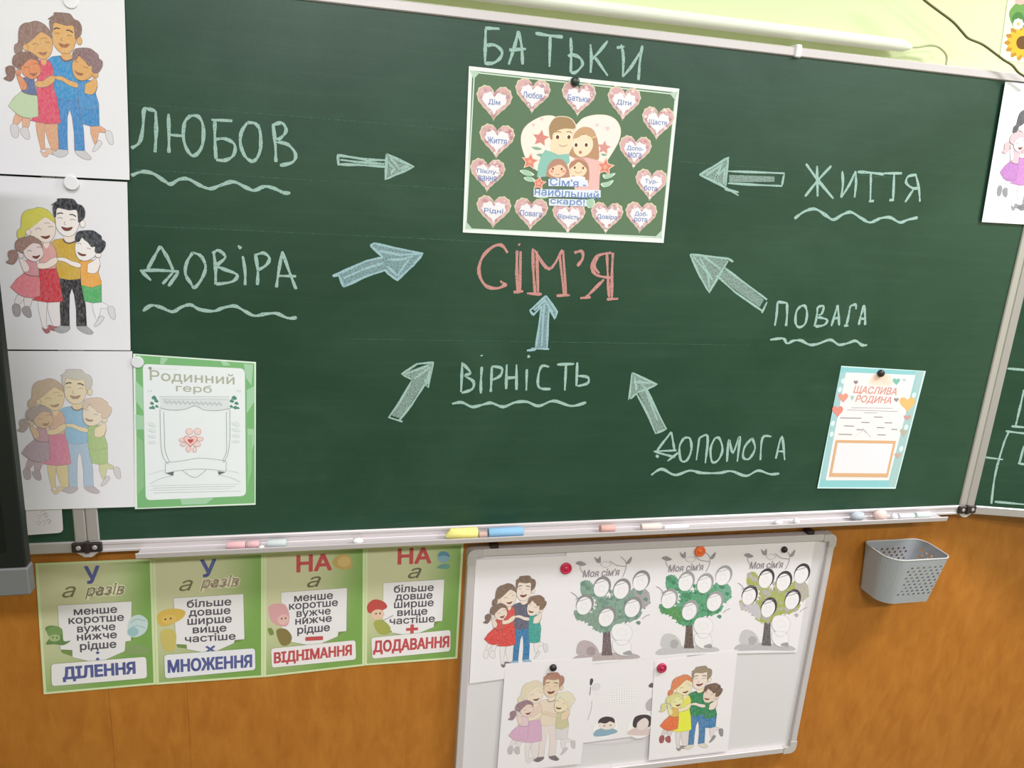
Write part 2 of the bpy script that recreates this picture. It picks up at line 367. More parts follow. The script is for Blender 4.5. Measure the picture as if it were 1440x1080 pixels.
ART={
 'family':[['S','glegs',[35.4,199,46.1,202.9,38.2,215.6,31.9,219.9,29.8,214.4],'ln',0.5],['S','gshoe',[25.8,221.4,31,215.1,38,219.8,37.2,235.2,31.6,238.4,27,234],'ln',0.5],['S','glegs',[45.5,202.9,57,203.3,53.1,220.9,45.2,221],'ln',0.5],['S','gshoe',[40.2,224.6,46.5,219.6,52.5,221.6,54.8,236.3,49.8,239.9,42.8,233.7],'ln',0.5],['F','mlegs',[65.3,208,79.9,209.1,77.4,238.7,77.9,255.8,71.1,255.9,68.1,240.3,65.7,224.8],'ln',0.5],['F','mlegs',[81.1,209,100.2,208.6,99,254,87.8,255.7,83.4,241.5,79.8,224.5],'ln',0.5],['S','mshoe',[69.9,256.6,72.1,263,76.2,267.6,81.2,265.8,82.6,261.5,90,262.8,98.9,256.9,87.9,254.2,80.5,252.2,78.4,258.7,74.1,259.4],'ln',0.5],['F','blegs',[150.5,208.9,164.3,208.6,174.9,214.7,175.3,221.2,164,220.7,161.1,234.3,157.1,243,154.7,237.3,150.7,223.1],'ln',0.5],['S','bshoe',[152.4,252.5,157.1,243,163,234.3,168.6,237.8,162,248.7,154.9,253.9],'ln',0.5],['S','bshoe',[174.8,218.3,184.3,218.8,186.6,237.5,181.9,240,176.4,231.2],'ln',0.5],['S','fshoe',[88.3,258.5,92.5,263.9,99.8,266.7,108,264.3,113.6,258.8,112.8,253.8,105.4,251.1,99.1,252.6,92.7,257],'ln',0.5],['S','fshoe',[124.6,255.8,128.8,261.5,137.4,266.7,146.2,268.5,150.4,265.5,148.3,261.7,141.6,254.8,136.6,251.3,127.8,252.9],'ln',0.5],['F','trous',[100.5,168.1,135.5,167.7,137.8,195,139.9,219,140.4,253.4,124,253.7,124.4,223.6,122.4,198.2,119.1,186.4,115.3,198.4,113.7,226.7,113.4,253.8,99.7,253.3,99.1,219.9,101.1,198.7],'ln',0.5],['F','shorts',[133.9,179,150,183.4,165.7,178.1,165.3,210,151.6,211.7,138,208.4],'ln',0.5],['F','fshirt',[88.9,108.2,96.3,102.5,108.5,100,117.9,107.1,129,104,135.2,101,138.8,122.7,134.5,142.1,134.1,156,133,169.2,115.7,171.8,99.8,168.8,96.7,155.7,96,140.6,89.4,124.5],'ln',0.5],['F','bshirt',[132.7,139.4,141.5,135,152.6,136,163.7,135.6,164.7,145.3,161.3,156.5,165.8,173.2,165.7,178.5,149.9,184.2,133.9,180,133.4,156],'ln',0.5],['F','skirt',[69.5,153.2,96.2,152.3,100.1,168.1,104.7,208.5,98.2,210.8,81,212.1,56.7,208.2,68.2,196.8,69.9,171.7],'ln',0.5],['F','blouse',[76.2,110.1,79.2,108.6,88.9,108.2,93.5,112.1,97.9,124.2,97.5,133.7,95.8,152.3,69.5,153.9,71.2,141.5,73.5,130.5],'ln',0.5],['F','skin',[78.7,107.3,87.7,106.9,86.2,115.1,81.8,118.7,79,114],None,0.5],['F','skin',[110.5,94.5,125.9,93.9,126.6,103,122.2,106.9,114.3,106.6,110.2,102],None,0.5],['L','ln',[108.7,101,111.9,106.2,119.1,107.7,126.8,104.3],2.4],['F','gskirt',[46.9,161.4,69.3,166.2,70.7,171.7,70.1,200.9,56.9,204.7,46,203.6,36.6,198.9,25,186.8,34.3,172.8],'ln',0.5],['F','gtop',[47.2,140.9,56.4,137.9,66.5,140.3,68.3,152.5,69.5,166.2,58.6,166.5,47.1,161.7,44.3,151.9],'ln',0.5],['L','ln',[46.3,161.4,55.1,165.6,69.5,166.5],1.2],['S','skin',[68.7,144.3,80.2,142.5,89,135.4,98.2,133,97.8,142,87.2,150.5,76.1,153.4,68.3,151.8],'ln',0.5],['S','fskin',[98.7,133.7,109.7,133.1,120.5,138.2,133.3,142.2,133,149.3,121.4,147,109.5,140.2,99.8,138.1],'ln',0.5],['S','fskin',[145.6,142.4,153.8,137.3,161.4,130.8,164.8,141.1,160.1,155.2,153.1,159.1,144.5,157,144.8,148.7],'ln',0.5],['S','gskin',[40.3,135.7,47.4,138.2,51.9,143.5,55.7,151.6,53,158.5,47.2,159.3,44.3,151.9],'ln',0.5],['S','mhair',[39.4,95.4,40.9,88.7,45.8,84.5,47.1,71.2,49.9,60.5,56.7,54.2,65.1,52.1,72.3,49.3,79.4,49.6,87.5,53.4,93.2,59.8,97.1,67.6,94.9,78.4,72.8,92.7,53.7,93.5,51,99,46.1,103.5,40.3,101.4],'ln',0.5],['S','skin',[54.1,89.5,64.9,81,76.1,69.9,82.3,65.4,90.5,69.2,97.6,75.6,97.8,86.3,95.3,97.2,89,105.8,81.7,108.1,73.4,105.1,64.1,98.4,55.9,96.1],'ln',0.5],['S','mhair',[64.4,67.8,81.5,56.4,90.9,58.6,96.8,67,90.5,69,81.1,65.4,74.9,71.5,64.9,81.3,54.2,86.8],None,0.5],['E','skin',[56.7,91.8,4,5.1],'ln',0.5],['L','ln',[67.6,86.9,72,83.8,76.6,86.5],0.8],['L','ln',[87,81.4,91.5,80.1,95,81.7],0.8],['L','ln',[80.6,76.1,85.5,74.5,90.2,75.3],0.6],['S','mouth',[74.9,97.3,82.1,97.4,89.2,95.4,87.4,99.5,83.1,102,77.8,100.6],None,0.5],['E','fskin',[139.5,73.8,4.1,6.5],'ln',0.5],['S','fskin',[100.8,50.8,98.4,75.6,100.6,84.8,106.4,92.7,113.5,96,122,95,128.3,89.3,133.3,78.1,135.2,64.5,132.1,47.3,116.5,45.4],'ln',0.5],['S','fhair',[93.3,43.9,101.9,37.2,102.4,33.7,108.6,32.6,120.6,32.3,127.7,33.6,132.9,40.6,139.5,43,143.7,50.8,143.2,61.5,138.7,68.4,133.1,71.6,132.6,62,130.8,51.1,119.9,51.9,110.4,50,101.4,49.5,99.3,63.8,96.1,62.3,94.8,50.4,96,44.4],'ln',0.5],['L','brow',[101,59.4,105.3,57.1,110.3,57.7],2],['L','brow',[120,59.2,125.1,59,129.9,62.1],2],['L','ln',[101.4,66.3,105.6,64.8,109.3,66],0.8],['L','ln',[120.3,68.2,124.8,66.6,129,68.4],0.8],['L','ln',[113,70.9,111.2,75.7,114.2,76.9],0.6],['S','mouth',[106.8,79.9,115.2,81.5,123.8,79.8,121.8,84.6,116.2,87.1,110.2,85.8],None,0.5],['S','ghair',[25.4,125.5,32.1,122.3,37.9,124.3,39.1,130.4,37.1,139.9,31.5,146.5,25.5,146,20.9,143.2,25.9,138.9,24.5,132.2],'ln',0.5],['S','ghair',[35.3,118.4,37.6,107.5,45,101.9,55.8,98.5,65.3,99.5,73.4,104.5,76.8,114.1,73.9,122.3,54.4,128.5,46.7,126.7,39.2,123.6],'ln',0.5],['S','gskin',[48.2,121.3,55,115.2,61.2,110,72,110.9,77,119.5,78,129,73.2,136.2,64.6,141.3,55.1,138.2,49.5,132],'ln',0.5],['S','ghair',[49.3,109.8,61.5,103.9,73.4,105.5,76.8,115.5,72.5,111.6,68.4,109,61.8,110.6,55.6,115.6,48.1,122.6],None,0.5],['E','gskin',[43.7,131.8,3.6,4.6],'ln',0.5],['L','ln',[53.7,124.2,57.1,122.3,60.8,123.8],0.8],['L','ln',[68.1,117.4,71.7,115.6,74.8,117.2],0.8],['S','mouth',[60.8,131.6,67.4,131.5,72.6,129.2,71,133.3,67.2,136.4,62.5,135],None,0.5],['E','bskin',[162.1,126,4.7,5],'ln',0.5],['S','bskin',[128.3,106.7,137.7,98.2,143.8,100.6,149.7,108.6,158.2,112.4,158.4,126.1,148.9,135,139,137.4,130.5,132.9,126.6,120.4],'ln',0.5],['S','bhair',[127.8,95.9,132,87.6,143,84.8,155.3,84.6,162.5,89,167.9,93.5,169,99.4,174.1,103.5,173,113.2,165.3,123.4,157.3,121.6,157.6,112.4,152,112.9,147.3,106,141.3,101,137.8,96.5,133.9,103.8,127.8,105],'ln',0.5],['L','ln',[130.5,108.2,133.8,106.8,136.4,109.1],0.8],['L','ln',[144.3,115.2,148.2,115.5,151.5,117],0.8],['S','mouth',[130.2,122.3,136.9,125.1,143.6,126,141.7,129,136.8,129.2,132.5,127],None,0.5]],
 'cen':[['F','#62795f',[6.5,7,414.7,7.5,413.3,287.4,6.3,289.5],None,0.5],['K','#cfe0d2',[18.4,9.6,404.6,10.9,413.3,19.1,414,276.1,406.1,285.5,14.2,289.9,5.9,279.9,10.4,19.2,18.4,9.6],2.2],['F','#b9cdbd',[1.5,6.7,21.2,7.8,9.2,21.2],None,0.5],['F','#b9cdbd',[418.3,5.1,399.7,9.7,413.6,22],None,0.5],['F','#b9cdbd',[415.1,289.6,413,271.7,399.7,286.3],None,0.5],['F','#b9cdbd',[4.6,290.4,5.7,275.7,18.6,289.7],None,0.5]],
 'cpic':[['S','#f6e4da',[105.6,116.8,109.5,100.5,122.2,87,144.8,74.6,166.2,71.9,186.6,80,210.9,85.1,225.8,71.3,249.3,63.1,275.6,61.8,294.7,69.2,304.9,84.7,304.2,103.1,295.7,122.2,283.2,143.5,268.8,166.8,219.2,188.8,158.1,181.7,122.8,158.6,109.7,136.1],'#e9d5c6',1],['S','#f3e2dc',[212.9,85,241.7,68.2,275.7,63.6,297.4,76.2,302.1,103.3,288.1,130.1,273.2,147.9,262.7,122.8,252.7,101.7,231.2,87.1],None,0.5],['F','#d58b82',[146,98.1,150,107.9,161.4,109.8,152.2,116.5,153.4,127.1,143.8,121.3,133.2,125.8,136.5,115.6,128.7,107.9,140.3,107.4],None,0.5],['F','#d6968f',[274.9,107.9,278.4,116.2,288.2,117.8,280.5,123.4,281.7,132.2,273.4,127.4,264.4,131.2,267,122.6,260.2,116.2,270.1,115.7],None,0.5],['F','#e2c5cb',[128.3,90,128.7,89,130.7,88.2,132.2,90,130.9,92.4,129,94.4,128.6,95.4,128.1,94.5,125.9,92.8,124.4,90.6,125.6,88.7,127.7,89],None,0.5],['F','#e2c5cb',[144.1,78.3,144.5,77.3,146.3,76.7,147.6,78.2,146.5,80.4,144.8,82.2,144.4,83.1,143.9,82.3,142,80.8,140.6,78.8,141.7,77.1,143.6,77.4],None,0.5],['F','#e2c5cb',[255.8,79.6,256.2,78.5,258.3,77.8,259.9,79.5,258.7,82,256.7,84.1,256.3,85,255.7,84.1,253.4,82.4,251.8,80.2,253.1,78.2,255.2,78.6],None,0.5],['F','#e2c5cb',[277.6,83.6,278.1,82.2,280.8,81.2,282.9,83.5,281.4,86.7,278.8,89.4,278.3,90.7,277.5,89.5,274.5,87.3,272.4,84.3,274,81.8,276.8,82.3],None,0.5],['S','#8fae9b',[127,131.2,138.7,130,147.8,133.2,137.1,135.9],None,0.5],['S','#8fae9b',[137.7,143.9,147.4,141.4,157.6,145.2,147.8,147.7],None,0.5],['S','#8fae9b',[267.8,133.5,275.9,132,281.3,134.3,274.3,136.7],None,0.5],['S','#e6d3bb',[159.3,100,160.4,87.5,169.3,74.3,183.9,70.4,201.9,72.4,213.9,84.9,211.9,97.6,192.2,153.6,165.2,141,167.1,126.4],None,0.5],['F','#8fc0b4',[154.8,134.5,164.9,136.5,181.2,141.7,203.1,138.2,205.2,152.7,178.1,180.4,141.4,185.6,143,164.4,147.7,145.9],'#6fa298',0.6],['S','#f2d6b8',[166.7,101.2,187.6,93.3,208,94.3,209.6,119.5,203.6,132.7,189.1,139.3,174.7,134.9,167.5,122.7],None,0.5],['S','#a98a69',[160.3,100,160.5,89.2,169.4,75.7,184,71.8,201,73.8,211.9,85,209.4,91.5,191.5,92.4,176,97.8,168.2,104.7,167.6,113.7,163.2,112.3],None,0.5],['E','#f2d6b8',[168.4,124.5,4.4,7.2],None,0.5],['E','#fff6ec',[177.8,108.4,5.2,3.9],None,0.5],['E','#6a4a3a',[177.8,109,3.4,3.6],None,0.5],['E','#fff6ec',[200.6,106.6,5.2,4],None,0.5],['E','#6a4a3a',[200.6,107.2,3.4,3.6],None,0.5],['L','#8b6a4e',[172.3,101.1,178.1,98.9,184.1,100.2],1.4],['L','#8b6a4e',[195,98.6,200.8,97.1,206,99.5],1.4],['L','#9a6a55',[181.8,122.6,189,125.1,198.8,121.8],1],['S','#bb9173',[203.1,138.2,209.9,123.1,209.5,105,219.4,90.7,235.1,85.9,249.7,91,259.4,108.4,264.6,131.9,262.7,144.9,240.3,146.5,215.7,144.6],None,0.5],['F','#e9b9b5',[215.7,144.6,239.9,142,256.5,144.4,273.2,147.9,269.4,174.2,270.9,202.3,220.6,205.5,209.4,167.2],'#d59ea0',0.5],['S','#f4d9bf',[209.9,110.4,220.5,104.2,236.3,100.2,248.1,107.5,250.4,121.9,242.4,135.3,227.6,141.9,215,135.5,209.9,123.1],None,0.5],['S','#c89f7e',[208.8,108.7,219.4,90.7,235.1,85.9,249.9,92.8,257.1,105,240.6,102.6,230.1,98,220.6,106],None,0.5],['L','#f0d3a0',[240.1,109,246.9,105.7,255.7,101.4],1.4],['E','#fff6ec',[216.1,119.9,4.8,4.4],None,0.5],['E','#6a4a3a',[216.2,120.5,3.2,3.6],None,0.5],['E','#fff6ec',[236.8,118.4,4.9,4.4],None,0.5],['E','#6a4a3a',[236.9,118.9,3.2,3.6],None,0.5],['E','#c07a6a',[225.9,133.3,3.2,2.9],None,0.5],['S','#b98a78',[160.4,172.4,165.4,157.4,175.8,149.7,189.8,149.2,200.6,158.6,206.9,174.7,204.4,181.4,164.3,184],None,0.5],['S','#eec9ad',[164.4,171.2,176.7,162.1,188.6,159.4,199.3,167.9,196,177.3,184.3,182.7,170,180],None,0.5],['E','#7a4a3c',[172.7,167.5,1.8,2.2],None,0.5],['E','#7a4a3c',[190.2,167,1.8,2.2],None,0.5],['E','#e59a8e',[170.5,172.6,4,2.6],None,0.5],['E','#e59a8e',[194.5,170.9,3.6,2.6],None,0.5],['L','#9a5a50',[178.8,176.6,182.9,178.2,186.8,176.1],0.8],['S','#b5876f',[204.9,161.9,212,149.5,223.8,144,236.2,146.8,245.6,160.9,247.8,186.9,237.6,187.6,218.6,181.3],None,0.5],['S','#f1d3b6',[206.3,167.4,216.7,157.4,224.4,151.4,235.1,158,241.8,164.9,236.6,175.5,224.5,178.2,212.1,176.2],None,0.5],['E','#7a4a3c',[216.7,162.6,2,2.4],None,0.5],['E','#7a4a3c',[233.8,162.1,2,2.4],None,0.5],['L','#a04a48',[217.7,169.4,225,172,231.5,168.4],0.9],['L','#e0a0a0',[208.2,152.5,223.9,145.5,239.5,150.3],1.5],['F','#f4f1ee',[209.5,181,223.4,177.3,238.9,178.5,240.4,184.6,208.9,186.6],None,0.5],['F','#efc9b5',[127.4,140.4,131.6,151.2,144,153.3,134,160.6,135.3,172.1,124.9,165.7,113.4,170.6,117,159.4,108.7,151,121.2,150.5],None,0.5],['F','#dd8577',[127.1,144.1,130.3,152.6,140,154.3,132.2,159.9,133.2,168.9,125.1,163.9,116.1,167.7,118.9,159,112.4,152.4,122.2,152],None,0.5],['E','#eaa58d',[125.7,157.5,4.1,3.8],None,0.5],['F','#efc9b5',[280.6,138.3,285.6,149.9,299.3,152.3,288.5,160.1,290.3,172.6,278.6,165.6,266,170.9,269.6,158.9,260.1,149.8,274,149.2],None,0.5],['F','#dd8577',[280.3,142.3,284.2,151.4,294.9,153.3,286.4,159.4,287.8,169.1,278.7,163.7,268.9,167.8,271.7,158.4,264.3,151.3,275.1,150.9],None,0.5],['E','#eaa58d',[279.2,156.7,4.5,4.1],None,0.5],['F','#efc9b5',[147.5,181.7,151.1,190.9,161.7,192.9,153.2,199,154.3,208.9,145.4,203.4,135.6,207.5,138.7,197.9,131.5,190.7,142.2,190.3],None,0.5],['F','#dd8577',[147.2,184.9,150,192.1,158.2,193.6,151.6,198.4,152.5,206.1,145.6,201.8,137.9,205,140.3,197.6,134.7,191.9,143,191.6],None,0.5],['E','#eaa58d',[146.1,196.3,3.5,3.2],None,0.5],['S','#d7e4d2',[106.2,176.1,119.8,173.3,136.2,181.3,120.5,184.2],None,0.5],['S','#a9c7ae',[109.8,175.8,120,173.3,132.3,181.6,120.6,184.2],None,0.5],['S','#d7e4d2',[114.8,188.3,128.5,185.5,138.9,192.2,125.1,194.9],None,0.5],['S','#a9c7ae',[117.8,188.1,128,185.6,135.9,192.4,125.6,194.9],None,0.5],['S','#d7e4d2',[275.4,171.9,289.7,169.1,302.1,167.3,292.5,176.4,280.2,179.1],None,0.5],['S','#a9c7ae',[278.5,171.7,289.2,169.1,298.5,167.6,291.5,176.5,282.3,179],None,0.5],['S','#d7e4d2',[272.8,189,287,184.3,299.2,180.7,291.8,191.5,279.6,195.2],None,0.5],['S','#a9c7ae',[276.1,188.8,286.7,184.3,295.8,180.9,290.5,191.6,281.4,195],None,0.5],['S','#d7e4d2',[139.8,221.7,154.4,215.2,170.7,217.9,157,224.4],None,0.5],['S','#a9c7ae',[143.7,221.5,154.6,215.2,166.9,218.2,156.7,224.4],None,0.5],['S','#d7e4d2',[242.8,224.9,258.8,218.2,263.9,229.3,252.2,237.6],None,0.5],['S','#a9c7ae',[245.6,224.7,257.5,218.3,261.6,229.4,252.9,237.6],None,0.5],['F','#dfe2ee',[164.7,187.2,245.3,183.7,246.3,196.3,165.6,200.4],None,0.5],['T','#7790c4',[205.2,191.5,75,14.9],"Сім'я -",0.03,0],['F','#dfe2ee',[136.1,207.9,273.7,201.1,275,214.9,137,222.1],None,0.5],['T','#7790c4',[204.7,211.2,132.2,15.9],'найбільший',0.03,0],['F','#dfe2ee',[168.3,223.7,245.3,220.9,246.4,233.8,169.2,237.1],None,0.5],['T','#7790c4',[207,228.5,71.4,15.1],'скарб!',0.03,0]],
 'herb':[['F','#7fb77d',[3.8,2.1,207.1,3,208.5,293.5,3.8,295.2],None,0.5],['F','#a9cfae',[3.3,48.5,15.8,62.1,15.9,105.6,3,86],None,0.5],['F','#a9cfae',[2.7,112,15.8,114.4,16.6,140.6,2.9,141],None,0.5],['F','#a9cfae',[193.8,57.2,207.8,47,207.9,78.2,193.8,103.8],None,0.5],['F','#a9cfae',[195.3,135,206.6,136.3,206.7,166.2,195.5,210.5],None,0.5],['F','#a9cfae',[9.1,2.2,16.3,10.2,16.2,18.8,4.1,25.5],None,0.5],['F','#a9cfae',[45.9,3.4,58.4,3.8,50.8,15.5,44.6,16],None,0.5],['F','#a9cfae',[147,2.4,157.8,3,166,9.9,152.4,11],None,0.5],['F','#a9cfae',[188.1,5.1,204.9,5.3,202.2,47.4,192.3,32.6],None,0.5],['F','#a9cfae',[77.3,279.2,135.8,279,122.2,291.1,79.8,291.4],None,0.5],['F','#a9cfae',[3.4,217,14.5,211.1,15.6,222.9,4.4,231.7],None,0.5],['F','#93c08f',[4,152.6,14.9,164.1,15.6,252.5,3.6,270],None,0.5],['F','#97c494',[196.7,147.5,203.8,147.4,202.6,223.2,195.5,254.9],None,0.5],['F','#eceef2',[15.9,27.2,16.3,22.9,17.9,19.8,20.4,18,24.1,17.3,180.9,14.4,185,14.9,188,16.9,189.8,20.1,190.4,24.7,192.6,266.3,192.1,271.1,190.3,274.5,187.3,276.5,183.1,277.3,26.8,279.7,23,279.2,20.4,277.3,18.8,274.2,18.2,269.7],None,0.5],['T','#b5b5a6',[99.7,39,145.1,23.9],'Родинний',0.02,0],['T','#b5b5a6',[101.7,60.4,61.5,18],'герб',0.02,0],['E','#9aa29c',[27.9,24.8,3,2.9],None,0.5],['L','#c9cccb',[33.3,25.6,73.5,23.7],0.5],['S','#5f9080',[29.7,80.2,34.2,75.2,38.6,80.6,34.6,83.6],None,0.5],['S','#5f9080',[34.1,85.8,37.9,81.6,41.6,86.3,38.3,88.6],None,0.5],['S','#5f9080',[26.9,90.5,30.4,86.7,33.8,91.1,30.8,93.2],None,0.5],['S','#5f9080',[28.3,98.6,32,94.5,35.7,99.2,32.5,101.5],None,0.5],['S','#5f9080',[35.5,96,38.5,92.6,41.5,96.5,39,98.3],None,0.5],['S','#5f9080',[25.3,99.4,27.8,96.6,30.3,100,28.3,101.3],None,0.5],['L','#6d8f85',[24.4,65.9,25.3,69.7],0.6],['L','#6d8f85',[28.8,64.8,29.3,68.8],0.6],['S','#5f9080',[166.6,74.2,171.5,69,176.5,74.6,172.1,77.8],None,0.5],['S','#5f9080',[163.3,80.5,167.4,76.2,171.5,81,167.9,83.5],None,0.5],['S','#5f9080',[171.8,84.7,175.7,80.6,179.6,85.3,176.2,87.5],None,0.5],['S','#5f9080',[169.6,93.5,173.7,89.1,177.9,94,174.3,96.5],None,0.5],['S','#5f9080',[163.3,91.3,166.6,87.8,169.9,91.9,167.1,93.7],None,0.5],['S','#5f9080',[175.7,93.8,178.5,90.9,181.2,94.5,179,95.8],None,0.5],['L','#6d8f85',[182.6,57.9,181.5,62],0.6],['L','#6d8f85',[177.6,57.3,177.1,61.6],0.6],['F','#dfe2e6',[42.9,76.5,163.3,71.3,162.7,97.5,144.2,99.9,102.9,92.7,75.6,102.9,45.2,101.4],None,0.5],['K','#aab0b4',[42.9,76.5,163.3,71.3],0.6],['K','#aab0b4',[47.8,82.1,160.5,77.6],0.6],['T','#c2c6cb',[100.3,86.8,99.5,9],'~~~~~~~~~~~~~',0,0],['L','#8f9598',[42.7,98,62.9,102,86,99.5,102.9,92.1,120,99.4,144.2,99.9,166,94.2],0.9],['L','#8f9598',[50.2,105.6,51.1,151.4,52.2,181.1,59.7,204.9],0.8],['L','#8f9598',[157.8,102.3,158.3,148.6,157.8,182.7,150.9,202.9],0.8],['L','#8f9598',[43.9,101.4,44.7,163.4,48.3,193.1,57.1,208],0.8],['L','#8f9598',[163.8,97.4,163.8,160.8,159.1,192,152.3,206],0.8],['L','#9aa0a2',[52.5,205,82.9,201.2,111.8,196.1,152.3,201.3,157.7,206],0.8],['L','#9aa0a2',[52.5,205,51.9,225.9],0.8],['L','#9aa0a2',[51.9,225.9,82.8,220,117,218.5,155,223.1],0.8],['L','#9aa0a2',[157.7,206,157.2,224.7],0.8],['L','#8f9598',[80.2,220,102.4,235.9,122.4,220],0.8],['F','#6c7376',[53.1,226.5,66.7,223,65.1,231.4],None,0.5],['F','#6c7376',[142.7,223.1,156.4,225.6,144.6,231.2],None,0.5],['L','#b0b5b7',[26.5,246.7,44.2,236.4,67.2,230.5],0.7],['L','#b0b5b7',[182.8,246.8,166,237.2,144,230.9],0.7],['L','#c3c8ca',[24.2,228.8,39.3,222.9,51.9,219.9],0.6],['L','#c3c8ca',[180,227.9,171.6,224.7,157.7,221.6],0.6],['L','#c0c4c6',[26.5,250.8,101,250.6,182.8,250.9],0.5],['L','#c0c4c6',[31.5,255.4,101,255.2,174.4,255.6],0.7],['L','#c0c4c6',[26.4,259.8,101,259.8,166,260.2],0.5],['L','#c0c4c6',[31.4,265.2,100.9,265.3,182.8,266.1],0.7],['S','#dfe5e8',[23.8,128.7,32.5,125.4,37.4,134.1,30,134.3],None,0.5],['S','#dfe5e8',[23.7,140.4,32.4,137.2,37.4,144.4,29.9,145.5],None,0.5],['S','#dfe5e8',[23.6,152.1,32.3,148.9,37.3,154.7,29.8,156.7],None,0.5],['S','#dfe5e8',[23.5,163.9,32.2,160.7,37.2,165,29.7,167.9],None,0.5],['S','#dfe5e8',[167.4,123.5,177.1,120.1,182.7,129.2,174.3,129.5],None,0.5],['S','#dfe5e8',[167.4,135.9,177.1,132.5,182.7,140.1,174.3,141.3],None,0.5],['S','#dfe5e8',[167.4,148.3,177.1,144.9,182.7,151,174.3,153.1],None,0.5],['S','#dfe5e8',[167.4,160.7,177.1,157.4,182.7,162,174.3,165],None,0.5],['E','#f0d5d0',[93.6,142.7,5.8,6],'#cf8a85',0.7],['E','#f0d5d0',[108,142.3,5.8,6.7],'#cf8a85',0.7],['E','#f0d5d0',[111.9,157.4,5.8,4.3],'#cf8a85',0.7],['E','#f0d5d0',[106.6,168.1,6.4,4.9],'#cf8a85',0.7],['E','#f0d5d0',[92.1,177.5,4.2,6.1],'#cf8a85',0.7],['E','#f0d5d0',[102.6,178.8,3.2,5.5],'#cf8a85',0.7],['E','#f0d5d0',[81.8,159.6,5.7,3.6],'#cf8a85',0.7],['E','#f0d5d0',[83,168.6,4.7,3.6],'#cf8a85',0.7],['F','#f2c9c4',[95.6,156.4,95.9,155.2,97.5,152.6,100.7,150.9,104.5,151.7,107.1,154.9,107,159.1,104.5,163.2,100.6,166.9,97.4,170.2,95.8,172.7,95.5,173.6,95.3,172.7,93.7,170.3,90.5,167.1,86.7,163.6,84.2,159.6,84.2,155.4,86.8,152.2,90.5,151.2,93.7,152.7,95.3,155.2],'#c9605f',0.9],['F','#c25b60',[95.6,159.8,95.7,159.3,96.4,158.2,97.7,157.5,99.3,157.8,100.4,159.1,100.4,160.9,99.3,162.7,97.7,164.3,96.3,165.7,95.7,166.7,95.5,167.1,95.4,166.7,94.8,165.7,93.4,164.4,91.8,162.8,90.8,161.1,90.8,159.4,91.8,158,93.4,157.6,94.8,158.2,95.5,159.3],None,0.5]],
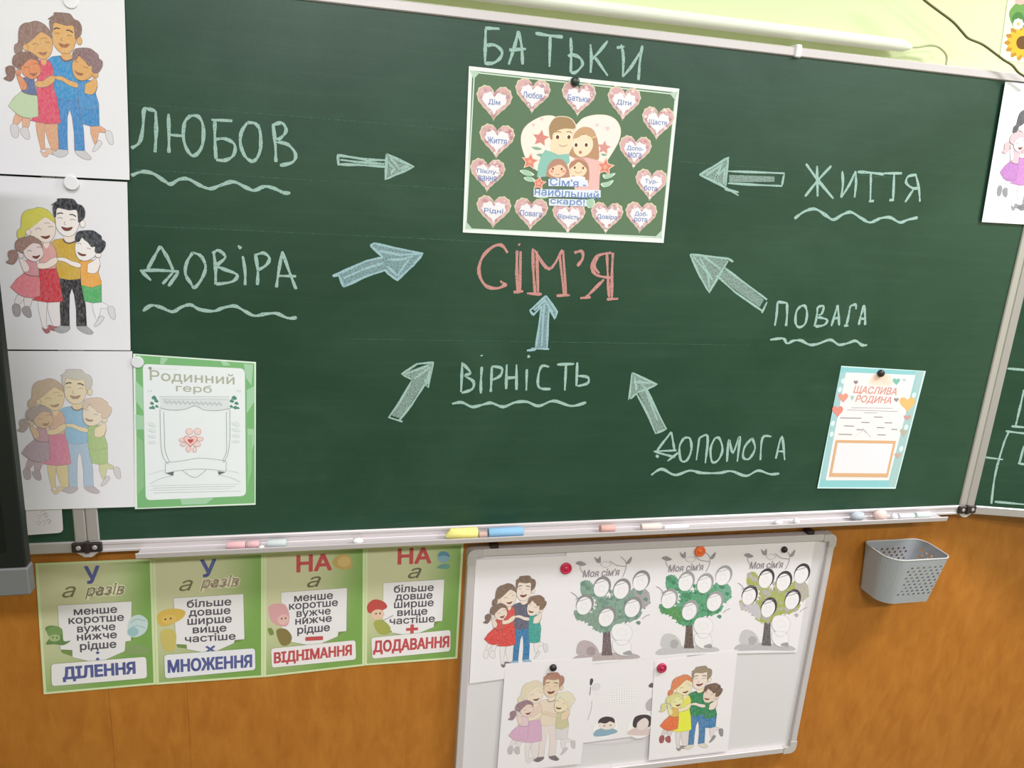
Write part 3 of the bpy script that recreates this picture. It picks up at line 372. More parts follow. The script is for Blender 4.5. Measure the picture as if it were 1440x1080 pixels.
 'happy':[['F','#8fc6cc',[-0.2,2.4,206.1,1.2,207.8,293.4,2.9,294.5],None,0.5],['F','#a9c4c4',[184.1,3,204.9,2.5,207.6,292.7,189.2,292.8],None,0.5],['F','#a4c6cb',[1.1,15.7,14.5,15,18.9,273.8,4.3,273.9],None,0.5],['F','#efe4e6',[14.4,14.4,186.4,11,185.7,275,17.8,276.4],None,0.5],['F','#8fc6cc',[186.5,11.5,191.3,11.3,191.8,70.4,188.5,70.5],None,0.5],['S','#f1d9cc',[78.6,40.2,77.5,23,87.7,13.9,112.3,12.6,126.9,20.4,131.7,39],None,0.5],['E','#f3d0bd',[84.3,25.5,4.9,11.7],None,0.5],['L','#e7b4a4',[89.7,19.5,93.3,36.6],0.6],['E','#f3d0bd',[98.2,24.8,4.9,11.7],None,0.5],['L','#e7b4a4',[103.5,18.8,107.2,35.9],0.6],['E','#f3d0bd',[112.1,24.1,5,11.8],None,0.5],['L','#e7b4a4',[117.4,18,121.2,35.2],0.6],['T','#d89a92',[96.1,54.5,109,21.5],'ЩАСЛИВА',0.035,0.12],['T','#d89a92',[96.7,76,91,20],'РОДИНА',0.035,0.12],['F','#e09a8a',[18.7,68.8,18.9,66.7,22.1,63.4,27.9,64.1,31.8,69.1,30.3,75,25.8,80.3,22.8,84.6,22.5,86.4,21.4,84.7,16.6,80.7,9.9,75.9,5.9,70.2,7.6,65.1,13,63.8,17.5,66.7],None,0.5],['F','#e08a80',[11.5,100.3,11.8,97.7,15.1,93.8,21.3,94.7,25.6,100.7,24.2,107.9,19.4,114.3,16.4,119.5,16.1,121.6,14.8,119.5,9.6,114.6,2.3,108.7,-2,101.8,-0.4,95.6,5.3,94.1,10.2,97.7],None,0.5],['F','#e0b878',[182.2,73.7,182.5,70.2,187.3,64.9,196.9,66.1,203.7,74.1,201.8,83.7,194.9,92.3,190.5,99.3,190.1,102.3,188.1,99.4,180,92.9,168.6,85.1,161.7,75.9,163.9,67.6,172.5,65.6,180.1,70.3],None,0.5],['F','#c99a96',[192,112.6,192.2,111.3,194.6,109.4,199,109.8,202,112.8,200.8,116.3,197.4,119.5,195.1,122.1,194.9,123.1,194,122.1,190.4,119.7,185.3,116.9,182.3,113.5,183.5,110.4,187.6,109.6,191.1,111.4],None,0.5],['F','#b7b0a0',[191.7,148.2,191.7,146.1,193.9,143.1,198.5,143.9,201.9,148.6,201.3,154.2,198.3,159.2,196.4,163.2,196.3,164.9,195.3,163.2,191.2,159.4,185.6,154.7,182,149.2,182.8,144.3,186.9,143.3,190.6,146.1],None,0.5],['F','#c7a59c',[192.1,208.2,192.2,206.8,194.5,204.8,198.7,205.3,201.5,208.5,200.5,212.2,197.3,215.5,195.3,218.2,195,219.4,194.2,218.2,190.8,215.7,185.9,212.5,182.9,208.9,184,205.6,187.9,204.9,191.2,206.8],None,0.5],['F','#7fb9ae',[141.4,25.3,141.5,23.7,143.7,21.2,148,21.8,151,25.4,150.2,29.9,147.1,33.8,145.1,37,144.9,38.4,144,37.1,140.4,34.2,135.3,30.6,132.2,26.4,133.2,22.5,137.1,21.6,140.5,23.7],None,0.5],['F','#b9c9c9',[160.9,23,160.9,22.2,162,21,164.2,21.3,165.7,23,165.2,25.1,163.7,26.9,162.6,28.4,162.5,29.1,162.1,28.5,160.3,27.1,157.8,25.4,156.2,23.5,156.7,21.7,158.7,21.2,160.4,22.2],None,0.5],['F','#a9c6c0',[41.5,70.5,41.5,69.3,42.5,67.4,44.6,67.9,46.2,70.7,46,74.1,44.6,77,43.8,79.4,43.8,80.4,43.3,79.4,41.4,77.1,38.7,74.4,37,71.1,37.4,68.2,39.2,67.6,41,69.3],None,0.5],['F','#9a8a8a',[152.9,70.8,153,69.8,154.5,68.3,157.4,68.6,159.4,70.9,158.7,73.6,156.6,76.1,155.2,78,155,78.9,154.5,78.1,152,76.2,148.7,74,146.6,71.4,147.3,69,150,68.5,152.3,69.8],None,0.5],['F','#8f8484',[42.5,34.1,42.6,33.1,43.9,31.7,46.4,32,48.1,34.2,47.5,36.8,45.6,39.1,44.4,41,44.3,41.8,43.8,41.1,41.8,39.3,38.9,37.2,37.2,34.7,37.8,32.4,40.1,31.9,42,33.2],None,0.5],['E','#d7e6e8',[11.3,34.9,4.8,6.3],None,0.5],['E','#d7e6e8',[7.4,55.1,4.8,6.4],None,0.5],['E','#d7e6e8',[196.1,139.5,5.3,7.1],None,0.5],['E','#d7e6e8',[197.4,193.9,5.4,7.4],None,0.5],['E','#d7e6e8',[195.3,59.7,5.2,6.8],None,0.5],['E','#d7e6e8',[6.7,136.3,5,6.8],None,0.5],['E','#d7e6e8',[8.9,162.2,5,6.9],None,0.5],['L','#8e8a90',[44.9,96.8,149.3,93.9],0.9],['L','#8e8a90',[35.2,102.2,164.2,101.2],0.9],['L','#8e8a90',[78.9,107.5,112.2,106.8],0.9],['L','#807c84',[22.4,122.2,75.7,120.9],1.7],['L','#807c84',[106.6,116.8,129.2,116.6],1.7],['L','#807c84',[77.7,130.9,98.8,130.8],1.7],['L','#807c84',[137.4,129.9,157,129.8],1.7],['L','#807c84',[35.8,140.8,61.1,140.7],1.7],['L','#807c84',[120,142.2,139.6,142.2],1.7],['L','#807c84',[158.5,145.4,175,145.5],1.7],['L','#807c84',[69.3,148.7,85.4,148.9],1.7],['L','#807c84',[26.1,161.7,61,161.4],1.7],['L','#807c84',[126.1,160.2,147.8,160.2],1.7],['L','#a09ca2',[84.4,144.6,93,153.6,96.9,156.6],0.7],['L','#a09ca2',[72.7,163.5,89,150.6,110.8,167.2],0.5],['F','#d9ac86',[22.8,175.8,178.6,174,180.9,267.2,24,267.1],None,0.5],['F','#ece3ea',[29,182.8,172.2,181.5,174.2,257.2,30.2,257.8],None,0.5]],
 'rule1':[['F','#d5deb0',[0,0,210,0,210,297,0,297],None,0],['G',None,None,None,0],['T','#5f649c',[99.2,30.5,28.1,39.9],'У',0.05,0],['T','#7d7458',[56.3,66.2,25.2,24.7],'а',0.01,0.35],['T','#e9e4c4',[120.9,68,75.2,37.2],'разів',0.1,0.3],['T','#857a64',[120.9,68,73.3,33.9],'разів',0,0.3],['F','#7c9152',[35.3,193.5,56.4,193.8,56.2,213.2,37.4,202.8],'#6b7a48',0.5],['F','#7c9152',[171.2,181.6,145.7,183.6,153.2,210.3,154.8,191.1],'#6b7a48',0.5],['F','#ece6ea',[34.6,94.4,169.2,94.9,165.7,186.2,155.2,187.8,153.2,210.3,101.5,234,56,215.7,56.2,198.7,34.6,195.1],'#77735f',0.8],['T','#5c5560',[102.3,112.6,79.3,13.8],'менше',0.05,0],['T','#5c5560',[103.1,134,101.4,18.8],'коротше',0.035,0],['T','#5c5560',[102.3,154.5,70,18.9],'вужче',0.035,0],['T','#5c5560',[102.7,171.1,73.5,14],'нижче',0.05,0],['T','#5c5560',[104.1,193.2,67.2,24.1],'рідше',0.03,0],['E','#5f649c',[102.5,208.9,3.3,3.3],None,0.5],['E','#5f649c',[101.9,224,3.3,3.3],None,0.5],['F','#efe8ec',[16.3,235.4,16.8,231.8,18,229.2,20,227.7,22.8,227.1,186.4,226.9,189.4,227.4,191.5,229,192.8,231.7,193.2,235.5,193.4,270.8,193,274.5,191.7,277.2,189.6,278.9,186.6,279.4,21.6,279.5,18.8,278.9,16.8,277.4,15.7,274.8,15.4,271.1],'#6f8a4c',0.8],['T','#5f649c',[104.1,254.1,135.6,35.9],'ДІЛЕННЯ',0.06,0],['S','#6d8a55',[10.2,144,24.5,139.1,39.8,150.5,41.9,175.2,54.6,176.3,41.4,185.4,25.6,181.9,9.9,180.5,17,164.8],None,0.5],['E','#7f9c60',[27,153.5,14.2,13],None,0.5],['E','#a9bb84',[26.3,167.7,10.1,8.1],None,0.5],['E','#4d5a44',[23.2,166.2,1.3,2],None,0.5],['E','#4d5a44',[30.1,167.6,1.3,2],None,0.5],['S','#c9d8da',[160.1,152.2,167.4,132,184.2,127.1,197.9,142.7,193.2,167.5,176,178.7,162.7,173.3],None,0.5],['L','#8fb0b8',[165.3,144.3,177.2,136.9,193.9,142.4],1.5],['L','#8fb0b8',[163.2,158.7,176.8,151.5,193.4,159.1],1.5],['E','#9fc0c8',[169.7,165.5,10.8,10.9],None,0.5],['S','#8aa06a',[153.3,206.1,168.8,194.9,185.5,198.5,198.8,210.4,191.6,222.5,158,217.1],None,0.5]],
 'rule2':[['F','#d5deb0',[0,0,210,0,210,297,0,297],None,0],['G',None,None,None,0],['T','#5f649c',[103.6,29.8,31,40.8],'У',0.05,0],['T','#7d7458',[60.9,66.7,26.2,24.6],'а',0.01,0.35],['T','#eae2c8',[125.1,65.2,78.2,37.1],'разів',0.1,0.3],['T','#a48a78',[125.1,65.2,75.5,33.8],'разів',0,0.3],['F','#7c9152',[39.7,200.3,61.5,200.4,59.9,213.9,42.2,209.9],'#6b7a48',0.5],['F','#7c9152',[177.8,196,152.1,198.2,151.3,208.9,161.5,205.8],'#6b7a48',0.5],['F','#ece6ea',[36.9,93.8,170.3,93.2,172.3,200.7,152.8,201.7,151.3,208.9,106.1,230.9,59.9,216.4,59.4,205.3,39,202],'#77735f',0.8],['T','#5c5560',[104.2,109,85.2,19.1],'більше',0.035,0],['T','#5c5560',[104.9,133.2,80.3,17.6],'довше',0.04,0],['T','#5c5560',[104.7,153.8,85.7,19.4],'ширше',0.035,0],['T','#5c5560',[104.4,174.1,65.3,17.8],'вище',0.04,0],['T','#5c5560',[105.6,191.1,98.2,18.7],'частіше',0.035,0],['T','#5f649c',[105.2,219.3,19.4,17.1],'×',0.06,0],['F','#ece8f0',[16.1,234.1,16.5,230.4,17.7,227.7,19.8,226.1,22.8,225.5,186.2,223.9,189.2,224.4,191.4,226,192.8,228.7,193.3,232.5,193.9,269,193.6,272.9,192.3,275.7,190.1,277.4,187.1,278,23.5,283.4,20.5,282.9,18.4,281.4,17,278.7,16.6,274.9],'#6f8a4c',0.8],['T','#5f649c',[104.8,254.5,165,32.4],'МНОЖЕННЯ',0.06,0],['S','#d9b45c',[5.8,132.2,17.8,120.6,41.4,118.2,58.2,125.6,54.5,140,37.4,151.2,16.9,158.1,7,148.9],None,0.5],['E','#e0bc6a',[27.4,142.1,13.5,10.9],None,0.5],['E','#6a5230',[20.7,141.6,1.7,2.5],None,0.5],['E','#6a5230',[30.8,140.7,1.7,2.5],None,0.5],['S','#cdbb6e',[11.6,170.2,26.9,165.1,40.2,176.7,36,214.5,22.3,217.6,12.5,199.8],None,0.5]],
 'rule3':[['F','#d5deb0',[0,0,210,0,210,297,0,297],None,0],['G',None,None,None,0],['T','#c4565a',[103.1,31.3,74,40.3],'НА',0.06,0],['T','#6f6a58',[102.6,76.2,29,25.4],'а',0.01,0.35],['F','#7c9152',[37.1,200.1,58.8,201.1,55.7,214.9,39.7,208.8],'#6b7a48',0.5],['F','#7c9152',[176.7,199.1,150.5,200.1,152.8,214.8,160.2,207.4],'#6b7a48',0.5],['F','#ece6ea',[34.8,95.2,171.9,96.4,171.3,203.2,154.1,203.6,152.8,214.8,104.6,233.3,55.7,217.1,55.1,205.2,36.5,201.6],'#77735f',0.8],['T','#5c5560',[102,113.5,80.7,14.6],'менше',0.05,0],['T','#5c5560',[102,133.9,101.6,19.3],'коротше',0.035,0],['T','#5c5560',[102.1,153.1,71,19.3],'вужче',0.035,0],['T','#5c5560',[102.1,168.9,76,14.7],'нижче',0.05,0],['T','#5c5560',[102.2,191.3,67.8,25.5],'рідше',0.03,0],['F','#c4565a',[84.9,210.9,85,209.6,85.5,208.7,86.3,208.1,87.5,208,119.4,209.6,120.5,209.9,121.4,210.5,121.9,211.5,122,212.9,122,216.7,121.9,218.1,121.4,219,120.6,219.6,119.4,219.7,87.5,218,86.3,217.7,85.5,217.1,85,216.1,84.9,214.8],None,0.5],['F','#efe6ea',[14.6,235.1,14.9,231.7,16,229.4,17.9,227.9,20.6,227.5,184,227.8,187,228.3,189.2,229.8,190.5,232.2,191,235.7,191.9,270.5,191.5,274,190.3,276.4,188.2,277.9,185.2,278.3,22.2,275.9,19.5,275.4,17.4,273.9,16.2,271.5,15.7,268.2],'#6f8a4c',0.8],['T','#c4565a',[101.7,254.6,162.5,32.9],'ВІДНІМАННЯ',0.05,0],['S','#d9a3a8',[9.6,126.9,28.5,121.1,44.4,126.4,52.4,153.8,47.7,176.2,31.7,174.5,15.9,161.5],None,0.5],['E','#e4b9b4',[39.6,160.1,11.6,12.2],None,0.5],['E','#6a4a48',[36.5,157.9,1.6,2.3],None,0.5],['E','#6a4a48',[44.4,157.6,1.6,2.3],None,0.5],['S','#8b7a4e',[25.4,185.2,44.5,183.5,57.3,204,50.9,222.3,34.9,220.4],None,0.5],['S','#7f8f4e',[8,179.5,15.9,178.5,20.6,192.2,12.7,195.1],None,0.5],['S','#c2a566',[142.1,27.2,158.8,14.7,179.1,22,182.6,45.6,165.7,52.2,145.5,42.9],None,0.5],['E','#d3b47a',[165.6,32.7,13.6,12.5],None,0.5]],
 'rule4':[['F','#d5deb0',[0,0,210,0,210,297,0,297],None,0],['G',None,None,None,0],['T','#c4565a',[104.6,26.5,73.1,40.2],'НА',0.06,0],['T','#6f6a58',[105.8,69,29.2,25.7],'а',0.01,0.35],['F','#7c9152',[38.8,207.5,60.4,207.5,58.9,214.3,41.6,216.7],'#6b7a48',0.5],['F','#7c9152',[176.9,189.6,150.9,191.9,152.2,209.3,160.7,199.2],'#6b7a48',0.5],['F','#ece6ea',[38.3,89.6,171.3,88,171.4,194.1,153.2,195.3,152.2,209.3,103,228.5,59,216.8,58.2,212.2,38.1,209.1],'#77735f',0.8],['T','#5c5560',[105.1,106.2,87.2,19.8],'більше',0.035,0],['T','#5c5560',[105.7,129.7,81.8,18.4],'довше',0.04,0],['T','#5c5560',[106.2,149.7,87.4,20.2],'ширше',0.035,0],['T','#5c5560',[103.3,169.8,66.6,18.7],'вище',0.04,0],['T','#5c5560',[103.7,186.1,100.3,19.6],'частіше',0.035,0],['T','#c4565a',[103.6,210.7,26.9,24.8],'+',0.1,0],['F','#efe6ea',[13.9,233.8,14.1,230.2,15.3,227.6,17.4,225.9,20.3,225.3,184,218.8,187.1,219.2,189.4,220.7,190.9,223.2,191.4,226.9,192.7,267.3,192.4,271.1,191.1,273.8,188.8,275.5,185.7,276.1,23.2,280.7,20.2,280.3,17.9,278.8,16.5,276.2,15.9,272.5],'#6f8a4c',0.8],['T','#c4565a',[103.7,252.3,171.5,37],'ДОДАВАННЯ',0.05,0],['S','#c2544e',[5.2,142.5,20.2,129.6,40.6,136.8,47.6,151.2,30.7,160.1,8.6,162.6],None,0.5],['E','#e6c3ae',[27.4,167.8,14.4,12.9],None,0.5],['E','#5a4040',[23.9,165.6,1.7,2.4],None,0.5],['E','#5a4040',[32.4,165.4,1.7,2.4],None,0.5],['S','#a9a85a',[19,187.4,37.8,182.6,55.3,202.2,52.1,218.3,31.3,216.7],None,0.5],['L','#6a5a50',[37.8,184.7,51.4,177.5,61.7,172.2],1.2],['E','#86a8b8',[167.6,31.9,13.2,14],None,0.5],['S','#5f8aa0',[154.4,29.4,160.8,18.1,174.8,20.6,181.5,32.5,168.1,28.1],None,0.5],['S','#6f9a94',[153.7,58.5,165.5,49.3,181.3,51.9,178.3,61.6],None,0.5]],
